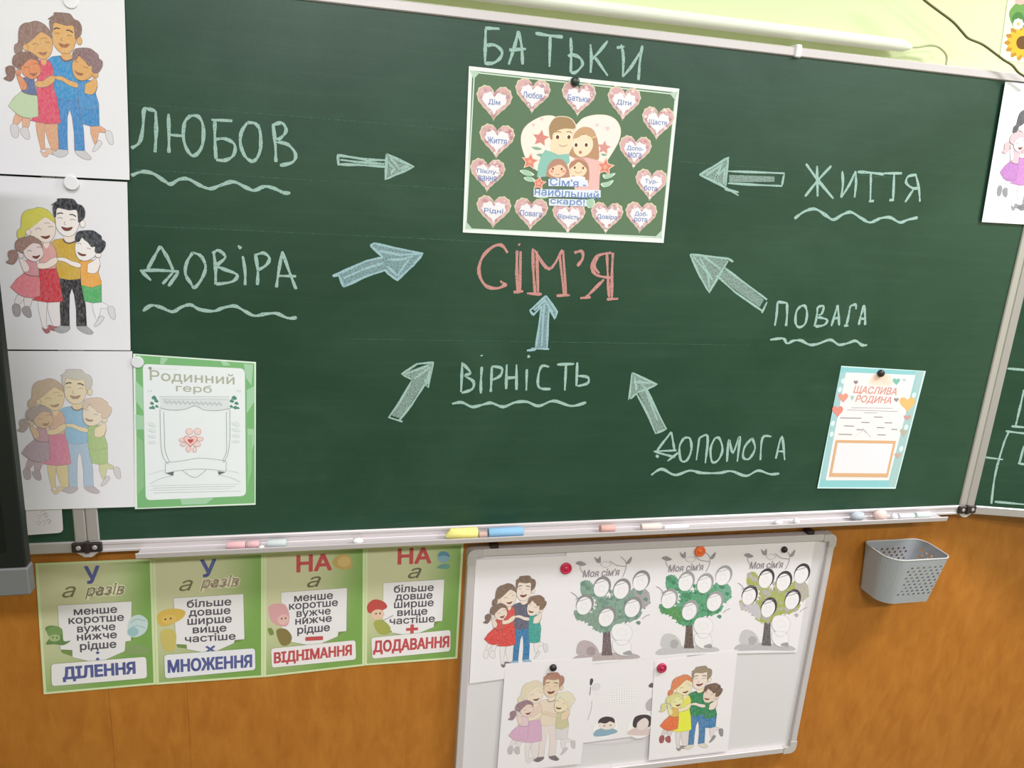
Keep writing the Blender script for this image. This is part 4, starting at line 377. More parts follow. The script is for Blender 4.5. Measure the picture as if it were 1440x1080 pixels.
 'tree':[['S','shade',[33.7,282.6,51.6,269.5,112.3,268.8,186.7,277.9,200,292.5,114.8,289.6,48.2,289.7],None,0.5],['S','bush',[45.7,266.1,45.8,240,58.4,230.9,78.3,236.8,93.8,252.6,98.6,270.5,71.2,272.6],None,0.5],['S','bush2',[69.4,256.4,79.6,248.5,91.7,258.3,87.8,272.6,73.8,271.4],None,0.5],['F','trunk',[105.7,211.6,122.9,212.9,127.8,246.6,134.4,278,107.6,275.7,107.3,245],'ln',0.5],['S','leaf',[42.3,80.2,53.7,75.4,68.4,87.2,76.2,109.6,117.4,126,120.5,106.8,132.9,118.7,155.3,122.9,169.4,104.2,185.7,102.4,208.2,114.9,215,143.6,196.2,159.4,195.7,176.5,175.1,189.4,152.9,190.7,132,200.6,122.4,212.8,88.9,208.9,79.3,196.7,58.5,181,38.9,174,29.8,151,50.6,158,72.4,159.5,84.1,143.4,76.2,120.7,45.6,110.5,40.8,91],'ln',0.5],['M','leaf4',[41.9,78.7,47,80.4,51.8,77.9,46.6,76.2],None,1],['M','leaf',[63.1,76.3,57.6,77.9,54.9,83,60.4,81.4],None,1],['M','leaf',[67.7,82.2,62.7,80.9,58.3,83.5,63.3,84.8],None,1],['M','leaf',[67.4,84.6,67.1,91.6,71.8,96.7,72.2,89.7],None,1],['M','leaf4',[78.6,105.5,75,100.3,68.8,99.2,72.4,104.4],None,1],['M','leaf',[80.9,108.5,82.2,113.9,86.9,116.8,85.6,111.4],None,1],['M','leaf',[86.5,109.9,86.7,115.5,90.8,119.3,90.6,113.7],None,1],['M','leaf',[108.2,118.4,101.9,117.8,97.1,121.9,103.4,122.5],None,1],['M','leaf',[112,119.3,108.4,122.2,107.9,126.8,111.6,123.9],None,1],['M','leaf',[119.4,127.9,120.9,120.9,116.8,115,115.4,122],None,1],['M','leaf',[121.5,115.8,123,108.4,118.8,102.1,117.3,109.5],None,1],['M','leaf',[132,111.9,125.8,109.2,119.5,111.8,125.7,114.5],None,1],['M','leaf',[139,114.4,135.9,119.3,137.3,125,140.4,120.1],None,1],['M','leaf4',[151.5,126.5,152,121.4,148.8,117.4,148.2,122.5],None,1],['M','leaf',[161.2,124,158.5,118.8,153,117.1,155.6,122.3],None,1],['M','leaf',[160.1,108.2,164,112.2,169.5,112.3,165.7,108.3],None,1],['M','leaf',[171.9,100.7,176.3,105.6,183,105.9,178.5,101],None,1],['M','leaf4',[185.4,108.4,191.4,106.6,194.3,101,188.3,102.8],None,1],['M','leaf',[201.8,107.5,201,112.3,203.7,116.2,204.6,111.5],None,1],['M','leaf4',[206.5,114,207.1,119.9,211.7,123.5,211.1,117.7],None,1],['M','leaf4',[213.8,126.1,210,129.9,210.1,135.2,213.8,131.4],None,1],['M','leaf',[218.1,144.7,215.8,140,210.9,138.4,213.2,143],None,1],['M','leaf',[218.3,143.2,211.1,143.4,206.1,148.6,213.4,148.5],None,1],['M','leaf4',[205.9,160.2,203.3,153.2,196.6,150.1,199.1,157.1],None,1],['M','leaf',[198.8,171.4,197.6,166.2,193.2,163.4,194.3,168.5],None,1],['M','leaf',[195.1,179.6,187.9,178.2,181.9,182.4,189.1,183.8],None,1],['M','leaf4',[189.4,184.9,183.5,181.7,177.1,183.7,183,186.9],None,1],['M','leaf',[163.9,186.7,167.3,191.8,173.4,192.9,169.9,187.8],None,1],['M','leaf4',[158,195.8,162.9,191.3,163.1,184.7,158.2,189.2],None,1],['M','leaf',[149,199.2,149.4,192.7,145,187.8,144.6,194.3],None,1],['M','leaf',[133.3,202,138.4,199.8,140.4,194.6,135.3,196.8],None,1],['M','leaf',[125.3,200.7,128.9,205.2,134.6,205.7,131,201.2],None,1],['M','leaf4',[116.7,218.7,118.4,211.5,114.5,205.3,112.8,212.5],None,1],['M','leaf',[105.1,217.1,108.7,211.3,107.2,204.7,103.5,210.5],None,1],['M','leaf',[95.3,203.5,95,210.9,100,216.3,100.4,208.9],None,1],['M','leaf',[86.2,196,80.4,198.8,78.4,205,84.1,202.1],None,1],['M','leaf4',[78.9,191.9,72.4,188.4,65.3,190.6,71.8,194.1],None,1],['M','leaf4',[63.1,178.4,58.9,181.7,58.3,186.9,62.5,183.7],None,1],['M','leaf',[56.4,176.8,51.6,177.1,48.4,180.8,53.2,180.5],None,1],['M','leaf',[42.6,170,38.9,174,39.1,179.4,42.8,175.4],None,1],['M','leaf',[33.9,165.7,35.5,172.5,41.4,176.1,39.8,169.3],None,1],['M','leaf4',[28.9,161.4,34,160.4,36.8,156,31.7,157],None,1],['M','leaf4',[32.7,150.8,35.2,154.6,39.7,155.5,37.2,151.7],None,1],['M','leaf',[40.9,149.3,40.5,156.4,45.3,161.7,45.7,154.6],None,1],['M','leaf',[54,162.6,60.3,160.5,63.3,154.5,56.9,156.6],None,1],['M','leaf',[67.2,154.6,65.2,159.1,66.9,163.6,69,159.2],None,1],['M','leaf',[71.2,155.9,77.2,156.2,81.6,152.1,75.6,151.8],None,1],['M','leaf',[88.2,148.8,83.8,143.2,76.8,142.4,81.2,148],None,1],['M','leaf',[82.5,139.7,83.2,133.9,79.5,129.4,78.8,135.1],None,1],['M','leaf',[73.3,122,76.6,125.2,81.1,125.1,77.8,121.9],None,1],['M','leaf',[69.8,122.4,70.8,118,68.2,114.2,67.3,118.6],None,1],['M','leaf4',[64.7,121,64.9,115.5,61.1,111.6,61,117],None,1],['M','leaf4',[51,115.7,49.7,109.9,44.7,106.8,46,112.6],None,1],['M','leaf',[45.5,111,46.4,106.6,44,102.9,43,107.3],None,1],['M','leaf',[41.9,100.3,44,95,41.7,89.7,39.6,95.1],None,1],['M','leaf4',[42.3,90.2,44.4,83.8,41.2,77.8,39.2,84.2],None,1],['M','leaf4',[58.2,130.6,61.2,121.8,57.2,113.5,54.3,122.2],None,1],['M','leaf4',[150.6,144,155.6,137.9,155,130,150,136.1],None,1],['M','leaf4',[65.3,172.3,59.9,173.3,56.7,177.7,62.1,176.7],None,1],['M','leaf4',[65.2,112.1,72.1,118.7,81.6,118.8,74.8,112.2],None,1],['M','leaf4',[108.2,152.5,102.9,144.6,93.7,142.6,98.9,150.4],None,1],['M','leaf4',[121.2,124.3,114.5,124.5,109.7,129.2,116.5,129.1],None,1],['M','leaf4',[139.3,172.9,139.7,178.4,143.8,182.1,143.4,176.6],None,1],['M','leaf4',[149.5,158.7,156.3,158.5,161.1,153.5,154.3,153.8],None,1],['M','leaf4',[64.9,177.1,71.2,183.3,80,183.4,73.7,177.3],None,1],['M','leaf4',[152.2,173.3,145.9,172.4,140.7,176.1,147,177],None,1],['M','leaf4',[45.1,139.1,51.6,141.6,57.9,138.9,51.5,136.5],None,1],['M','leaf4',[117.3,115.6,117.2,106.6,110.9,100.2,111,109.2],None,1],['M','leaf4',[86.7,139.2,83.4,144.9,84.9,151.4,88.3,145.6],None,1],['M','leaf4',[49.7,140.2,56.8,135.1,58.4,126.6,51.4,131.7],None,1],['M','leaf4',[142.2,132.1,135.1,128.3,127.4,130.4,134.5,134.2],None,1],['M','leaf4',[62.7,166.2,59.1,172.1,60.6,178.9,64.2,173],None,1],['M','leaf4',[56.4,144.2,58.9,137.5,56.1,131,53.6,137.7],None,1],['M','leaf4',[106,156.5,115,155.8,121,149,112,149.8],None,1],['M','leaf4',[104.6,131.9,110.5,127,111.4,119.4,105.5,124.3],None,1],['M','leaf4',[150.3,101.8,146.8,109.4,149.5,117.2,153,109.7],None,1],['M','leaf4',[126.1,121,119.9,124,117.5,130.5,123.7,127.4],None,1],['M','leaf4',[142.8,93.1,141.8,101.3,146.8,107.9,147.7,99.7],None,1],['M','leaf4',[77.8,147.9,69,148.8,63.2,155.5,72,154.6],None,1],['M','leaf4',[143.3,116.9,142.9,122.5,146.5,126.9,146.9,121.2],None,1],['M','leaf4',[102.9,144.1,105.1,135.8,101,128.2,98.8,136.5],None,1],['M','leaf4',[146.8,165.5,143.6,159,136.9,156.5,140,163],None,1],['L','leaf4',[114.2,213.7,109.7,199,91.4,183.4,68.5,173.3],2.2],['L','leaf4',[115.6,213.8,117.7,196.7,137.9,181,156.7,176.6],2.2],['L','leaf4',[115,213.7,127.4,163.2,129.8,138],2.2],['S','leaf2',[172.2,104.4,185.7,102.4,208.2,114.9,215,143.6,198.6,156.7,178.7,132.8],None,0.5],['S','leaf3',[31.7,156.7,59.2,162.8,77.9,159.8,91.4,183.4,91.3,206.2,79.3,196.7,58.5,181,38.9,174],None,0.5],['S','leaf4',[41.3,85.6,47.6,80.3,55.1,85.3,51,92.5],None,0.5],['S','leaf4',[51.8,94.4,59.1,88.3,67.8,94.3,63.1,102.5],None,0.5],['S','leaf4',[84.7,129.5,92.6,122.9,102.1,129.5,97,138.4],None,0.5],['S','leaf4',[97.9,136,104.3,130.6,112,135.8,108,143.2],None,0.5],['S','leaf4',[129.2,124,135.6,118.6,143.4,123.8,139.3,131.2],None,0.5],['S','leaf4',[152.8,176.4,161.3,169.2,171.7,176.5,166.3,186.1],None,0.5],['S','leaf4',[178.2,175.3,183.7,170.6,190.5,175,187.1,181.6],None,0.5],['S','leaf4',[185,194.4,190.5,189.8,197.3,194.2,193.8,200.8],None,0.5],['S','leaf4',[95.8,197.9,103.3,191.6,112.3,198,107.6,206.6],None,0.5],['S','leaf4',[178.8,113.1,186.3,106.9,195.4,113,190.8,121.4],None,0.5],['S','leaf4',[197.7,134,203.2,129.4,210,133.6,206.6,140.1],None,0.5],['S','leaf4',[36.6,162.6,42.5,157.6,49.5,162.4,45.7,169.3],None,0.5],['E','ring',[92.9,93.3,21.5,25.8],None,0.5],['E','inner',[91.2,97.3,18.2,22.4],None,0.5],['L','ring',[75.3,85.1,87.9,82,102.1,77.9],1.3],['L','face',[86,103.3,83.8,93.6,89.9,88.4,97.8,93.6,98.4,103.5,92.9,107,86,103.3],0.6],['L','face',[85.1,95,90.7,92.6,97.5,95.7],0.6],['E','ring',[142.2,101.7,21.8,26],None,0.5],['E','inner',[140.5,105.8,18.5,22.7],None,0.5],['L','ring',[124.3,93.5,137,90.4,151.4,86.2],1.3],['L','face',[135.3,111.9,133,102,139.1,96.8,147.2,102,147.9,112.1,142.3,115.6,135.3,111.9],0.6],['L','face',[134.2,103.5,139.9,101,146.9,104.2],0.6],['E','ring',[188.4,83.6,22,26],None,0.5],['E','inner',[186.7,87.7,18.7,22.7],None,0.5],['L','ring',[170.2,75.4,183,72.3,197.5,68.1],1.3],['L','face',[181.5,93.8,179.1,83.9,185.2,78.8,193.4,83.9,194.2,94,188.6,97.5,181.5,93.8],0.6],['L','face',[180.3,85.4,186.1,83,193.1,86.1],0.6],['E','ring',[54.8,136.5,21.5,26],None,0.5],['E','inner',[53.1,140.5,18.2,22.7],None,0.5],['L','ring',[37.3,128.1,49.8,125.1,64.1,121],1.3],['L','face',[47.8,146.6,45.7,136.7,51.8,131.6,59.6,136.8,60.2,146.9,54.7,150.4,47.8,146.6],0.6],['L','face',[46.9,138.2,52.6,135.8,59.4,139],0.6],['E','ring',[111.6,171.2,22,26.6],None,0.5],['E','inner',[109.9,175.3,18.6,23.2],None,0.5],['L','ring',[93.7,162.6,106.4,159.5,121,155.4],1.3],['L','face',[104.6,181.5,102.3,171.4,108.6,166.2,116.6,171.5,117.3,181.8,111.7,185.4,104.6,181.5],0.6],['L','face',[103.6,172.9,109.3,170.5,116.3,173.8],0.6],['E','ring',[174,151.4,22.2,26.7],None,0.5],['E','inner',[172.3,155.5,18.9,23.2],None,0.5],['L','ring',[155.7,142.8,168.5,139.7,183.2,135.6],1.3],['L','face',[167,161.7,164.6,151.6,170.8,146.3,179,151.7,179.8,162,174.2,165.6,167,161.7],0.6],['L','face',[165.9,153.1,171.6,150.6,178.7,154],0.6],['L','twig',[18.3,103.3,29.6,110.9,39,123.8],1.6],['L','twig',[199.7,185.4,209.9,177.5,218,175.2],1.6],['L','twig',[30.9,123.3,46,114.6,64.7,114.4],1.6],['L','twig',[80.6,160,98.8,152.8,120.5,151.5],1.6],['L','twig',[150.9,131,167.2,129.2,184.5,134.5],1.6],['S','inner',[125.9,214.6,130.2,197.6,146.4,193.6,168.1,200.4,178.5,220,173,238.5,152.3,241.3,134.5,232.6],'ring2',0.8],['L','face',[140.1,221.4,141.4,210,152.3,207.9,163.1,215.9,163.2,227.5],0.7],['L','face',[147.1,222,152.5,226.7,158.5,223.4],0.7],['S','inner',[131.3,241.1,144.9,237.8,170.6,241.3,180,259.6,178.4,280.2,152.7,278.1,135.3,261.9],'ring2',0.8],['L','ring2',[136.6,238.6,149.4,251.3,166,249.7,173.4,241.5],1],['S','shade2',[160.5,272.8,176.9,268.2,182.5,279.1,164.1,279],None,0.5],['T','title',[87.8,58.3,88.9,19.2],"Моя сім'я",0.03,0.1],['S','twig',[67.1,17,75.7,22.8,81.5,16.4,83.4,32.5,73.9,30.7],None,0.5],['S','twig',[146.8,35.7,158.4,21.4,157.5,34.9,151.4,40],None,0.5],['L','twig',[105.7,29.6,123.2,41.3,145.3,45.1],1.6],['L','twig',[131.3,20.1,145.3,34.3,146.4,53.3,140.6,72.1],1.4],['S','twig',[23.9,30.8,33.9,26,49.3,34.8,37.8,38.2],None,0.5],['L','twig',[36.5,26.1,35.9,44.8,48.3,61.6],1.2],['L','twig',[82.6,36.5,95.1,30.4,109.4,37.9,96.9,45.3,82.6,36.5],0.7]],
 'ws':[['M','#f4eff1',[123.1,65.2,128.8,65.5,129.3,71.1,123.6,70.8],'#aaa3a8',0],['M','#f4eff1',[129.5,65.6,135.1,65.9,135.7,71.5,130,71.2],'#aaa3a8',0],['M','#f4eff1',[135.8,66,141.5,66.3,142.1,71.9,136.4,71.6],'#aaa3a8',0],['M','#f4eff1',[142.2,66.4,147.9,66.7,148.5,72.3,142.8,72],'#aaa3a8',0],['M','#f4eff1',[123.7,71.2,129.3,71.5,129.9,77.1,124.2,76.8],'#aaa3a8',0],['M','#f4eff1',[130,71.6,135.7,71.9,136.3,77.5,130.6,77.2],'#aaa3a8',0],['M','#f4eff1',[136.4,72,142.1,72.3,142.7,77.9,137,77.6],'#aaa3a8',0],['M','#f4eff1',[142.8,72.4,148.5,72.7,149.1,78.3,143.4,78.1],'#aaa3a8',0],['M','#f4eff1',[124.2,77.2,129.9,77.5,130.4,83.1,124.8,82.8],'#aaa3a8',0],['M','#f4eff1',[130.6,77.6,136.3,77.9,136.8,83.6,131.2,83.3],'#aaa3a8',0],['M','#f4eff1',[137,78,142.7,78.3,143.2,84,137.6,83.7],'#aaa3a8',0],['M','#f4eff1',[143.4,78.4,149.1,78.7,149.7,84.4,144,84.1],'#aaa3a8',0],['M','#f4eff1',[99.4,81.5,105,81.8,105.5,87.5,99.9,87.2],'#aaa3a8',0],['M','#f4eff1',[105.7,82,111.4,82.3,111.9,87.9,106.3,87.6],'#aaa3a8',0],['M','#f4eff1',[112.1,82.4,117.7,82.7,118.3,88.3,112.6,88],'#aaa3a8',0],['M','#f4eff1',[118.4,82.8,124.1,83.1,124.6,88.8,119,88.4],'#aaa3a8',0],['M','#f4eff1',[124.8,83.2,130.5,83.5,131,89.2,125.3,88.9],'#aaa3a8',0],['M','#f4eff1',[131.2,83.6,136.9,83.9,137.4,89.6,131.7,89.3],'#aaa3a8',0],['M','#f4eff1',[137.6,84.1,143.3,84.4,143.8,90,138.1,89.7],'#aaa3a8',0],['M','#f4eff1',[144,84.5,149.7,84.8,150.3,90.5,144.6,90.2],'#aaa3a8',0],['M','#f4eff1',[150.4,84.9,156.1,85.2,156.7,90.9,151,90.6],'#aaa3a8',0],['M','#f4eff1',[156.9,85.3,162.6,85.6,163.2,91.3,157.4,91],'#aaa3a8',0],['M','#f4eff1',[163.3,85.7,169,86,169.6,91.8,163.9,91.4],'#aaa3a8',0],['M','#f4eff1',[169.8,86.2,175.5,86.5,176.1,92.2,170.4,91.9],'#aaa3a8',0],['M','#f4eff1',[100,87.6,105.6,87.9,106.1,93.5,100.5,93.2],'#aaa3a8',0],['M','#f4eff1',[106.3,88,111.9,88.3,112.4,93.9,106.8,93.6],'#aaa3a8',0],['M','#f4eff1',[112.6,88.4,118.3,88.7,118.8,94.4,113.2,94.1],'#aaa3a8',0],['M','#f4eff1',[119,88.8,124.7,89.1,125.2,94.8,119.5,94.5],'#aaa3a8',0],['M','#f4eff1',[125.4,89.3,131.1,89.6,131.6,95.2,125.9,94.9],'#aaa3a8',0],['M','#f4eff1',[131.8,89.7,137.5,90,138,95.7,132.3,95.4],'#aaa3a8',0],['M','#f4eff1',[138.2,90.1,143.9,90.4,144.4,96.1,138.7,95.8],'#aaa3a8',0],['M','#f4eff1',[144.6,90.5,150.3,90.8,150.9,96.5,145.1,96.2],'#aaa3a8',0],['M','#f4eff1',[151,91,156.7,91.3,157.3,97,151.6,96.7],'#aaa3a8',0],['M','#f4eff1',[157.5,91.4,163.2,91.7,163.8,97.4,158,97.1],'#aaa3a8',0],['M','#f4eff1',[163.9,91.8,169.7,92.1,170.2,97.8,164.5,97.5],'#aaa3a8',0],['M','#f4eff1',[170.4,92.3,176.1,92.6,176.7,98.3,171,98],'#aaa3a8',0],['M','#f4eff1',[100.5,93.6,106.1,93.9,106.6,99.5,101,99.2],'#aaa3a8',0],['M','#f4eff1',[106.8,94,112.5,94.3,113,100,107.4,99.7],'#aaa3a8',0],['M','#f4eff1',[113.2,94.4,118.9,94.7,119.4,100.4,113.7,100.1],'#aaa3a8',0],['M','#f4eff1',[119.6,94.9,125.2,95.2,125.8,100.9,120.1,100.5],'#aaa3a8',0],['M','#f4eff1',[126,95.3,131.6,95.6,132.2,101.3,126.5,101],'#aaa3a8',0],['M','#f4eff1',[132.3,95.7,138,96,138.6,101.7,132.9,101.4],'#aaa3a8',0],['M','#f4eff1',[138.8,96.2,144.5,96.5,145,102.2,139.3,101.9],'#aaa3a8',0],['M','#f4eff1',[145.2,96.6,150.9,96.9,151.5,102.6,145.7,102.3],'#aaa3a8',0],['M','#f4eff1',[151.6,97,157.3,97.3,157.9,103.1,152.2,102.7],'#aaa3a8',0],['M','#f4eff1',[158.1,97.5,163.8,97.8,164.4,103.5,158.6,103.2],'#aaa3a8',0],['M','#f4eff1',[164.5,97.9,170.3,98.2,170.9,104,165.1,103.6],'#aaa3a8',0],['M','#f4eff1',[171,98.4,176.8,98.7,177.4,104.4,171.6,104.1],'#aaa3a8',0],['M','#f4eff1',[101,99.6,106.7,99.9,107.2,105.6,101.6,105.3],'#aaa3a8',0],['M','#f4eff1',[107.4,100,113,100.4,113.6,106,107.9,105.7],'#aaa3a8',0],['M','#f4eff1',[113.8,100.5,119.4,100.8,119.9,106.5,114.3,106.2],'#aaa3a8',0],['M','#f4eff1',[120.1,100.9,125.8,101.2,126.3,106.9,120.7,106.6],'#aaa3a8',0],['M','#f4eff1',[126.5,101.4,132.2,101.7,132.8,107.4,127.1,107],'#aaa3a8',0],['M','#f4eff1',[132.9,101.8,138.6,102.1,139.2,107.8,133.5,107.5],'#aaa3a8',0],['M','#f4eff1',[139.3,102.2,145.1,102.6,145.6,108.3,139.9,107.9],'#aaa3a8',0],['M','#f4eff1',[145.8,102.7,151.5,103,152.1,108.7,146.3,108.4],'#aaa3a8',0],['M','#f4eff1',[152.2,103.1,158,103.4,158.5,109.2,152.8,108.8],'#aaa3a8',0],['M','#f4eff1',[158.7,103.6,164.4,103.9,165,109.6,159.2,109.3],'#aaa3a8',0],['M','#f4eff1',[165.1,104,170.9,104.3,171.5,110.1,165.7,109.7],'#aaa3a8',0],['M','#f4eff1',[171.6,104.5,177.4,104.8,178,110.5,172.2,110.2],'#aaa3a8',0],['M','#f4eff1',[127.1,107.4,132.8,107.8,133.3,113.5,127.6,113.1],'#aaa3a8',0],['M','#f4eff1',[133.5,107.9,139.2,108.2,139.8,113.9,134.1,113.6],'#aaa3a8',0],['M','#f4eff1',[139.9,108.3,145.6,108.6,146.2,114.4,140.5,114],'#aaa3a8',0],['M','#f4eff1',[146.4,108.8,152.1,109.1,152.7,114.8,146.9,114.5],'#aaa3a8',0],['M','#f4eff1',[127.7,113.5,133.4,113.8,133.9,119.6,128.2,119.2],'#aaa3a8',0],['M','#f4eff1',[134.1,114,139.8,114.3,140.3,120,134.6,119.7],'#aaa3a8',0],['M','#f4eff1',[140.5,114.4,146.2,114.8,146.8,120.5,141.1,120.1],'#aaa3a8',0],['M','#f4eff1',[147,114.9,152.7,115.2,153.3,120.9,147.5,120.6],'#aaa3a8',0],['M','#f4eff1',[66,96.8,70.1,97,70.6,102.2,66.4,102.1],'#b9b2b6',0],['M','#f4eff1',[70.9,97.4,75.1,97.6,75.5,102.8,71.3,102.7],'#b9b2b6',0],['M','#f4eff1',[75.8,98,80,98.2,80.4,103.4,76.2,103.3],'#b9b2b6',0],['M','#f4eff1',[80.7,98.6,84.9,98.8,85.4,104,81.2,103.9],'#b9b2b6',0],['M','#f4eff1',[85.6,99.2,89.8,99.4,90.3,104.6,86.1,104.5],'#b9b2b6',0],['M','#f4eff1',[90.6,99.8,94.8,100,95.3,105.2,91,105.1],'#b9b2b6',0],['M','#f4eff1',[95.5,100.4,99.7,100.6,100.2,105.9,96,105.7],'#b9b2b6',0],['M','#f4eff1',[100.5,101,104.7,101.2,105.2,106.5,100.9,106.3],'#b9b2b6',0],['L','#cfc8cc',[64.1,74.4,82.2,83.9,99.5,82.3],0.5],['E','#ddd6da',[69.8,60.4,10.5,9.7],'#c3bcc0',0.5],['E','#f0eaec',[104.3,175.2,32.7,31.2],'#d5ced2',0.5],['S','#90aabf',[76,194.2,80,179.5,104.3,175.2,126.3,181.9,136.1,191,123.9,195.1,102.8,197.9],'#7b90a5',0.5],['S','#e9d9d4',[87.1,159.5,102.4,154,124.3,160.6,127.5,176.4,108.4,181.4,90,173.2],'#b9a9a8',0.5],['S','#4d4247',[83.7,161,86.2,150,101.6,144.4,121.6,150.8,126.5,164.7,113.5,159.2,103.3,163.6,88.8,159.8],None,0.5],['E','#3e383c',[100.3,169.7,1.8,1.9],None,0.5],['E','#3e383c',[116.3,170.3,1.8,1.9],None,0.5],['E','#f0eaec',[198.4,182,37.6,35.8],'#d5ced2',0.5],['S','#d9c2c2',[162,198.4,177.1,186.9,210.2,189.4,226.2,201.3,220,212.2,175.4,206.1],None,0.5],['S','#4f444a',[174.5,178.8,177.6,156.1,198.8,151.2,219.8,159.7,221.5,185.1,206.5,188.9,193.5,169.8,184.3,185.9],None,0.5],['S','#e3d3d0',[186.6,172.7,203.6,161.4,215.7,172.7,213.9,189.9,199.9,195.8,188.4,190.4],'#b9a9a8',0.5],['S','#55505a',[52.6,40.1,57.4,36.3,61.4,42.9,57.3,55.2,53.5,51.2],None,0.5],['L','#55505a',[55.9,58.7,56.1,69.8,55.7,80.8],1.6],['L','#8b868c',[62.5,96.4,62.6,118.7,56.4,147.9],0.8],['S','#6a6064',[204.9,72.2,213.2,65.6,219.9,77.7,209.2,78.3],None,0.5],['S','#b9b2b8',[202.9,121.1,217.8,107.7,223,138.9,208.7,141],None,0.5],['L','#c5bdc2',[42.3,210.5,112.1,222.4,184.4,222.9,228.4,222],1.2]],
 'slip':[['L','#8d8589',[31.2,33.3,36.1,29.6,39.3,34.9,35.2,36.4,37.9,39.4],0.5],['L','#8d8589',[25.8,21.8,30.6,18.1,33.8,23.4,29.8,24.9,32.4,27.9],0.5],['L','#8d8589',[16.2,23.4,21,19.7,24.1,24.9,20.2,26.4,22.7,29.4],0.5],['L','#8d8589',[23.9,16.6,28.7,12.9,31.9,18.2,27.9,19.7,30.5,22.6],0.5],['L','#8d8589',[15.4,36.3,20.2,32.7,23.3,38,19.4,39.4,21.9,42.4],0.5],['L','#8d8589',[28.7,20.9,33.6,17.2,36.8,22.5,32.7,24,35.4,27],0.5],['L','#8d8589',[23.4,36.3,28.2,32.6,31.4,38,27.3,39.4,29.9,42.4],0.5],['L','#8d8589',[33.1,34.2,38,30.5,41.2,35.8,37.1,37.3,39.8,40.3],0.5]],
 'sun':[['S','#6f9a52',[8,36.1,19.2,16.5,37.3,7.2,54.3,16.6,56.6,53.8,27.5,60.3],None,0.5],['S','#4f7f45',[16.7,42.7,26.8,30.5,42.3,32.7,50.1,46.9,26.1,52.9],None,0.5],['E','#d9b0a4',[30.5,10.9,12.8,5.2],None,0.5],['S','#b9833a',[67.1,85.1,85.2,90.1,100.9,82.1,82.6,77.2],None,0.5],['S','#b9833a',[66.6,89.8,80.3,100.1,99.3,98.2,85.5,87.8],None,0.5],['S','#b9833a',[63.3,93.9,69.8,107.4,88.3,111.9,81.8,98.2],None,0.5],['S','#b9833a',[58,96.5,56,110.5,70.3,120.4,72.3,106.3],None,0.5],['S','#b9833a',[51.6,97,41.6,108.8,48.9,122.1,59,110.3],None,0.5],['S','#b9833a',[45.5,95.4,29.6,102.6,28.6,116.7,44.5,109.5],None,0.5],['S','#b9833a',[40.8,92.1,22.2,93.3,13.2,105.3,31.8,104.2],None,0.5],['S','#b9833a',[38.5,87.6,20.9,82.7,5.7,90.4,23.3,95.4],None,0.5],['S','#b9833a',[39.1,82.8,25.8,72.8,7.5,74.8,20.6,84.8],None,0.5],['S','#b9833a',[42.3,78.8,36,65.5,18.1,61.4,24.3,74.6],None,0.5],['S','#b9833a',[47.6,76.2,49.6,62.4,35.6,52.9,33.6,66.7],None,0.5],['S','#b9833a',[53.9,75.7,63.9,63.9,56.6,50.9,46.7,62.6],None,0.5],['S','#b9833a',[60,77.2,76.1,69.9,77.1,55.9,61,63.2],None,0.5],['S','#b9833a',[64.8,80.6,83.7,79.3,92.9,67,73.9,68.4],None,0.5],['S','#eeb035',[64.8,85.3,80.1,89.5,93.2,82.8,77.9,78.6],None,0.5],['S','#eeb035',[64.3,89.6,75.4,98.5,91.4,97.3,80.2,88.3],None,0.5],['S','#eeb035',[61.1,93.1,65.4,104.7,80.7,109.2,76.2,97.6],None,0.5],['S','#eeb035',[56,95.1,52.7,106.7,63.5,115.8,66.8,104.2],None,0.5],['S','#eeb035',[50.1,95.1,40,104,44,115.6,54.2,106.7],None,0.5],['S','#eeb035',[44.9,93.1,30.3,97.3,26.7,108.7,41.4,104.5],None,0.5],['S','#eeb035',[41.5,89.5,25.8,88.1,15.5,96.8,31.2,98.2],None,0.5],['S','#eeb035',[40.7,85.2,27.5,78.6,12.9,82.6,26,89.2],None,0.5],['S','#eeb035',[42.6,81.2,34.9,70.8,19.3,69.3,27,79.6],None,0.5],['S','#eeb035',[46.9,78.3,46.4,66.5,33.3,59.8,33.7,71.5],None,0.5],['S','#eeb035',[52.5,77.3,59.4,66.8,51.8,56.3,44.9,66.8],None,0.5],['S','#eeb035',[58.2,78.3,71,71.5,70.7,59.7,57.9,66.5],None,0.5],['S','#eeb035',[62.6,81.2,78.5,79.7,85.7,69.2,69.8,70.8],None,0.5],['E','#6b4a26',[52.8,86.3,16.2,13],None,0.5],['E','#f4f1e6',[43.4,51.3,5.5,4.1],None,0.5],['E','#f4f1e6',[41.8,56,5.5,4.1],None,0.5],['E','#f4f1e6',[36.2,58.4,5.5,4.1],None,0.5],['E','#f4f1e6',[29.9,57.1,5.5,4.1],None,0.5],['E','#f4f1e6',[26.6,52.9,5.4,4.1],None,0.5],['E','#f4f1e6',[28.2,48.3,5.4,4.1],None,0.5],['E','#f4f1e6',[33.8,45.9,5.5,4.1],None,0.5],['E','#f4f1e6',[40.1,47.1,5.5,4.1],None,0.5],['E','#c9b56a',[35,52.1,4.5,3.4],None,0.5]],
}
HE=[
 ['Дім',50.4,60],
 ['Любов',123.7,41],
 ['Батьки',214.6,38.4],
 ['Діти',307.1,38.3],
 ['Щастя',381.6,68.3],
 ['Життя',59,126.7],
 ['Допо-|мога',339,125.3],
 ['Піклу-|вання',43.8,189.3],
 ['Тур-|бота',379.6,185.4],
 ['Рідні',59,256],
 ['Повага',133.9,256],
 ['Вірність',211.5,259],
 ['Довіра',291.5,254.6],
 ['Доб-|рота',364.6,249.7],
]
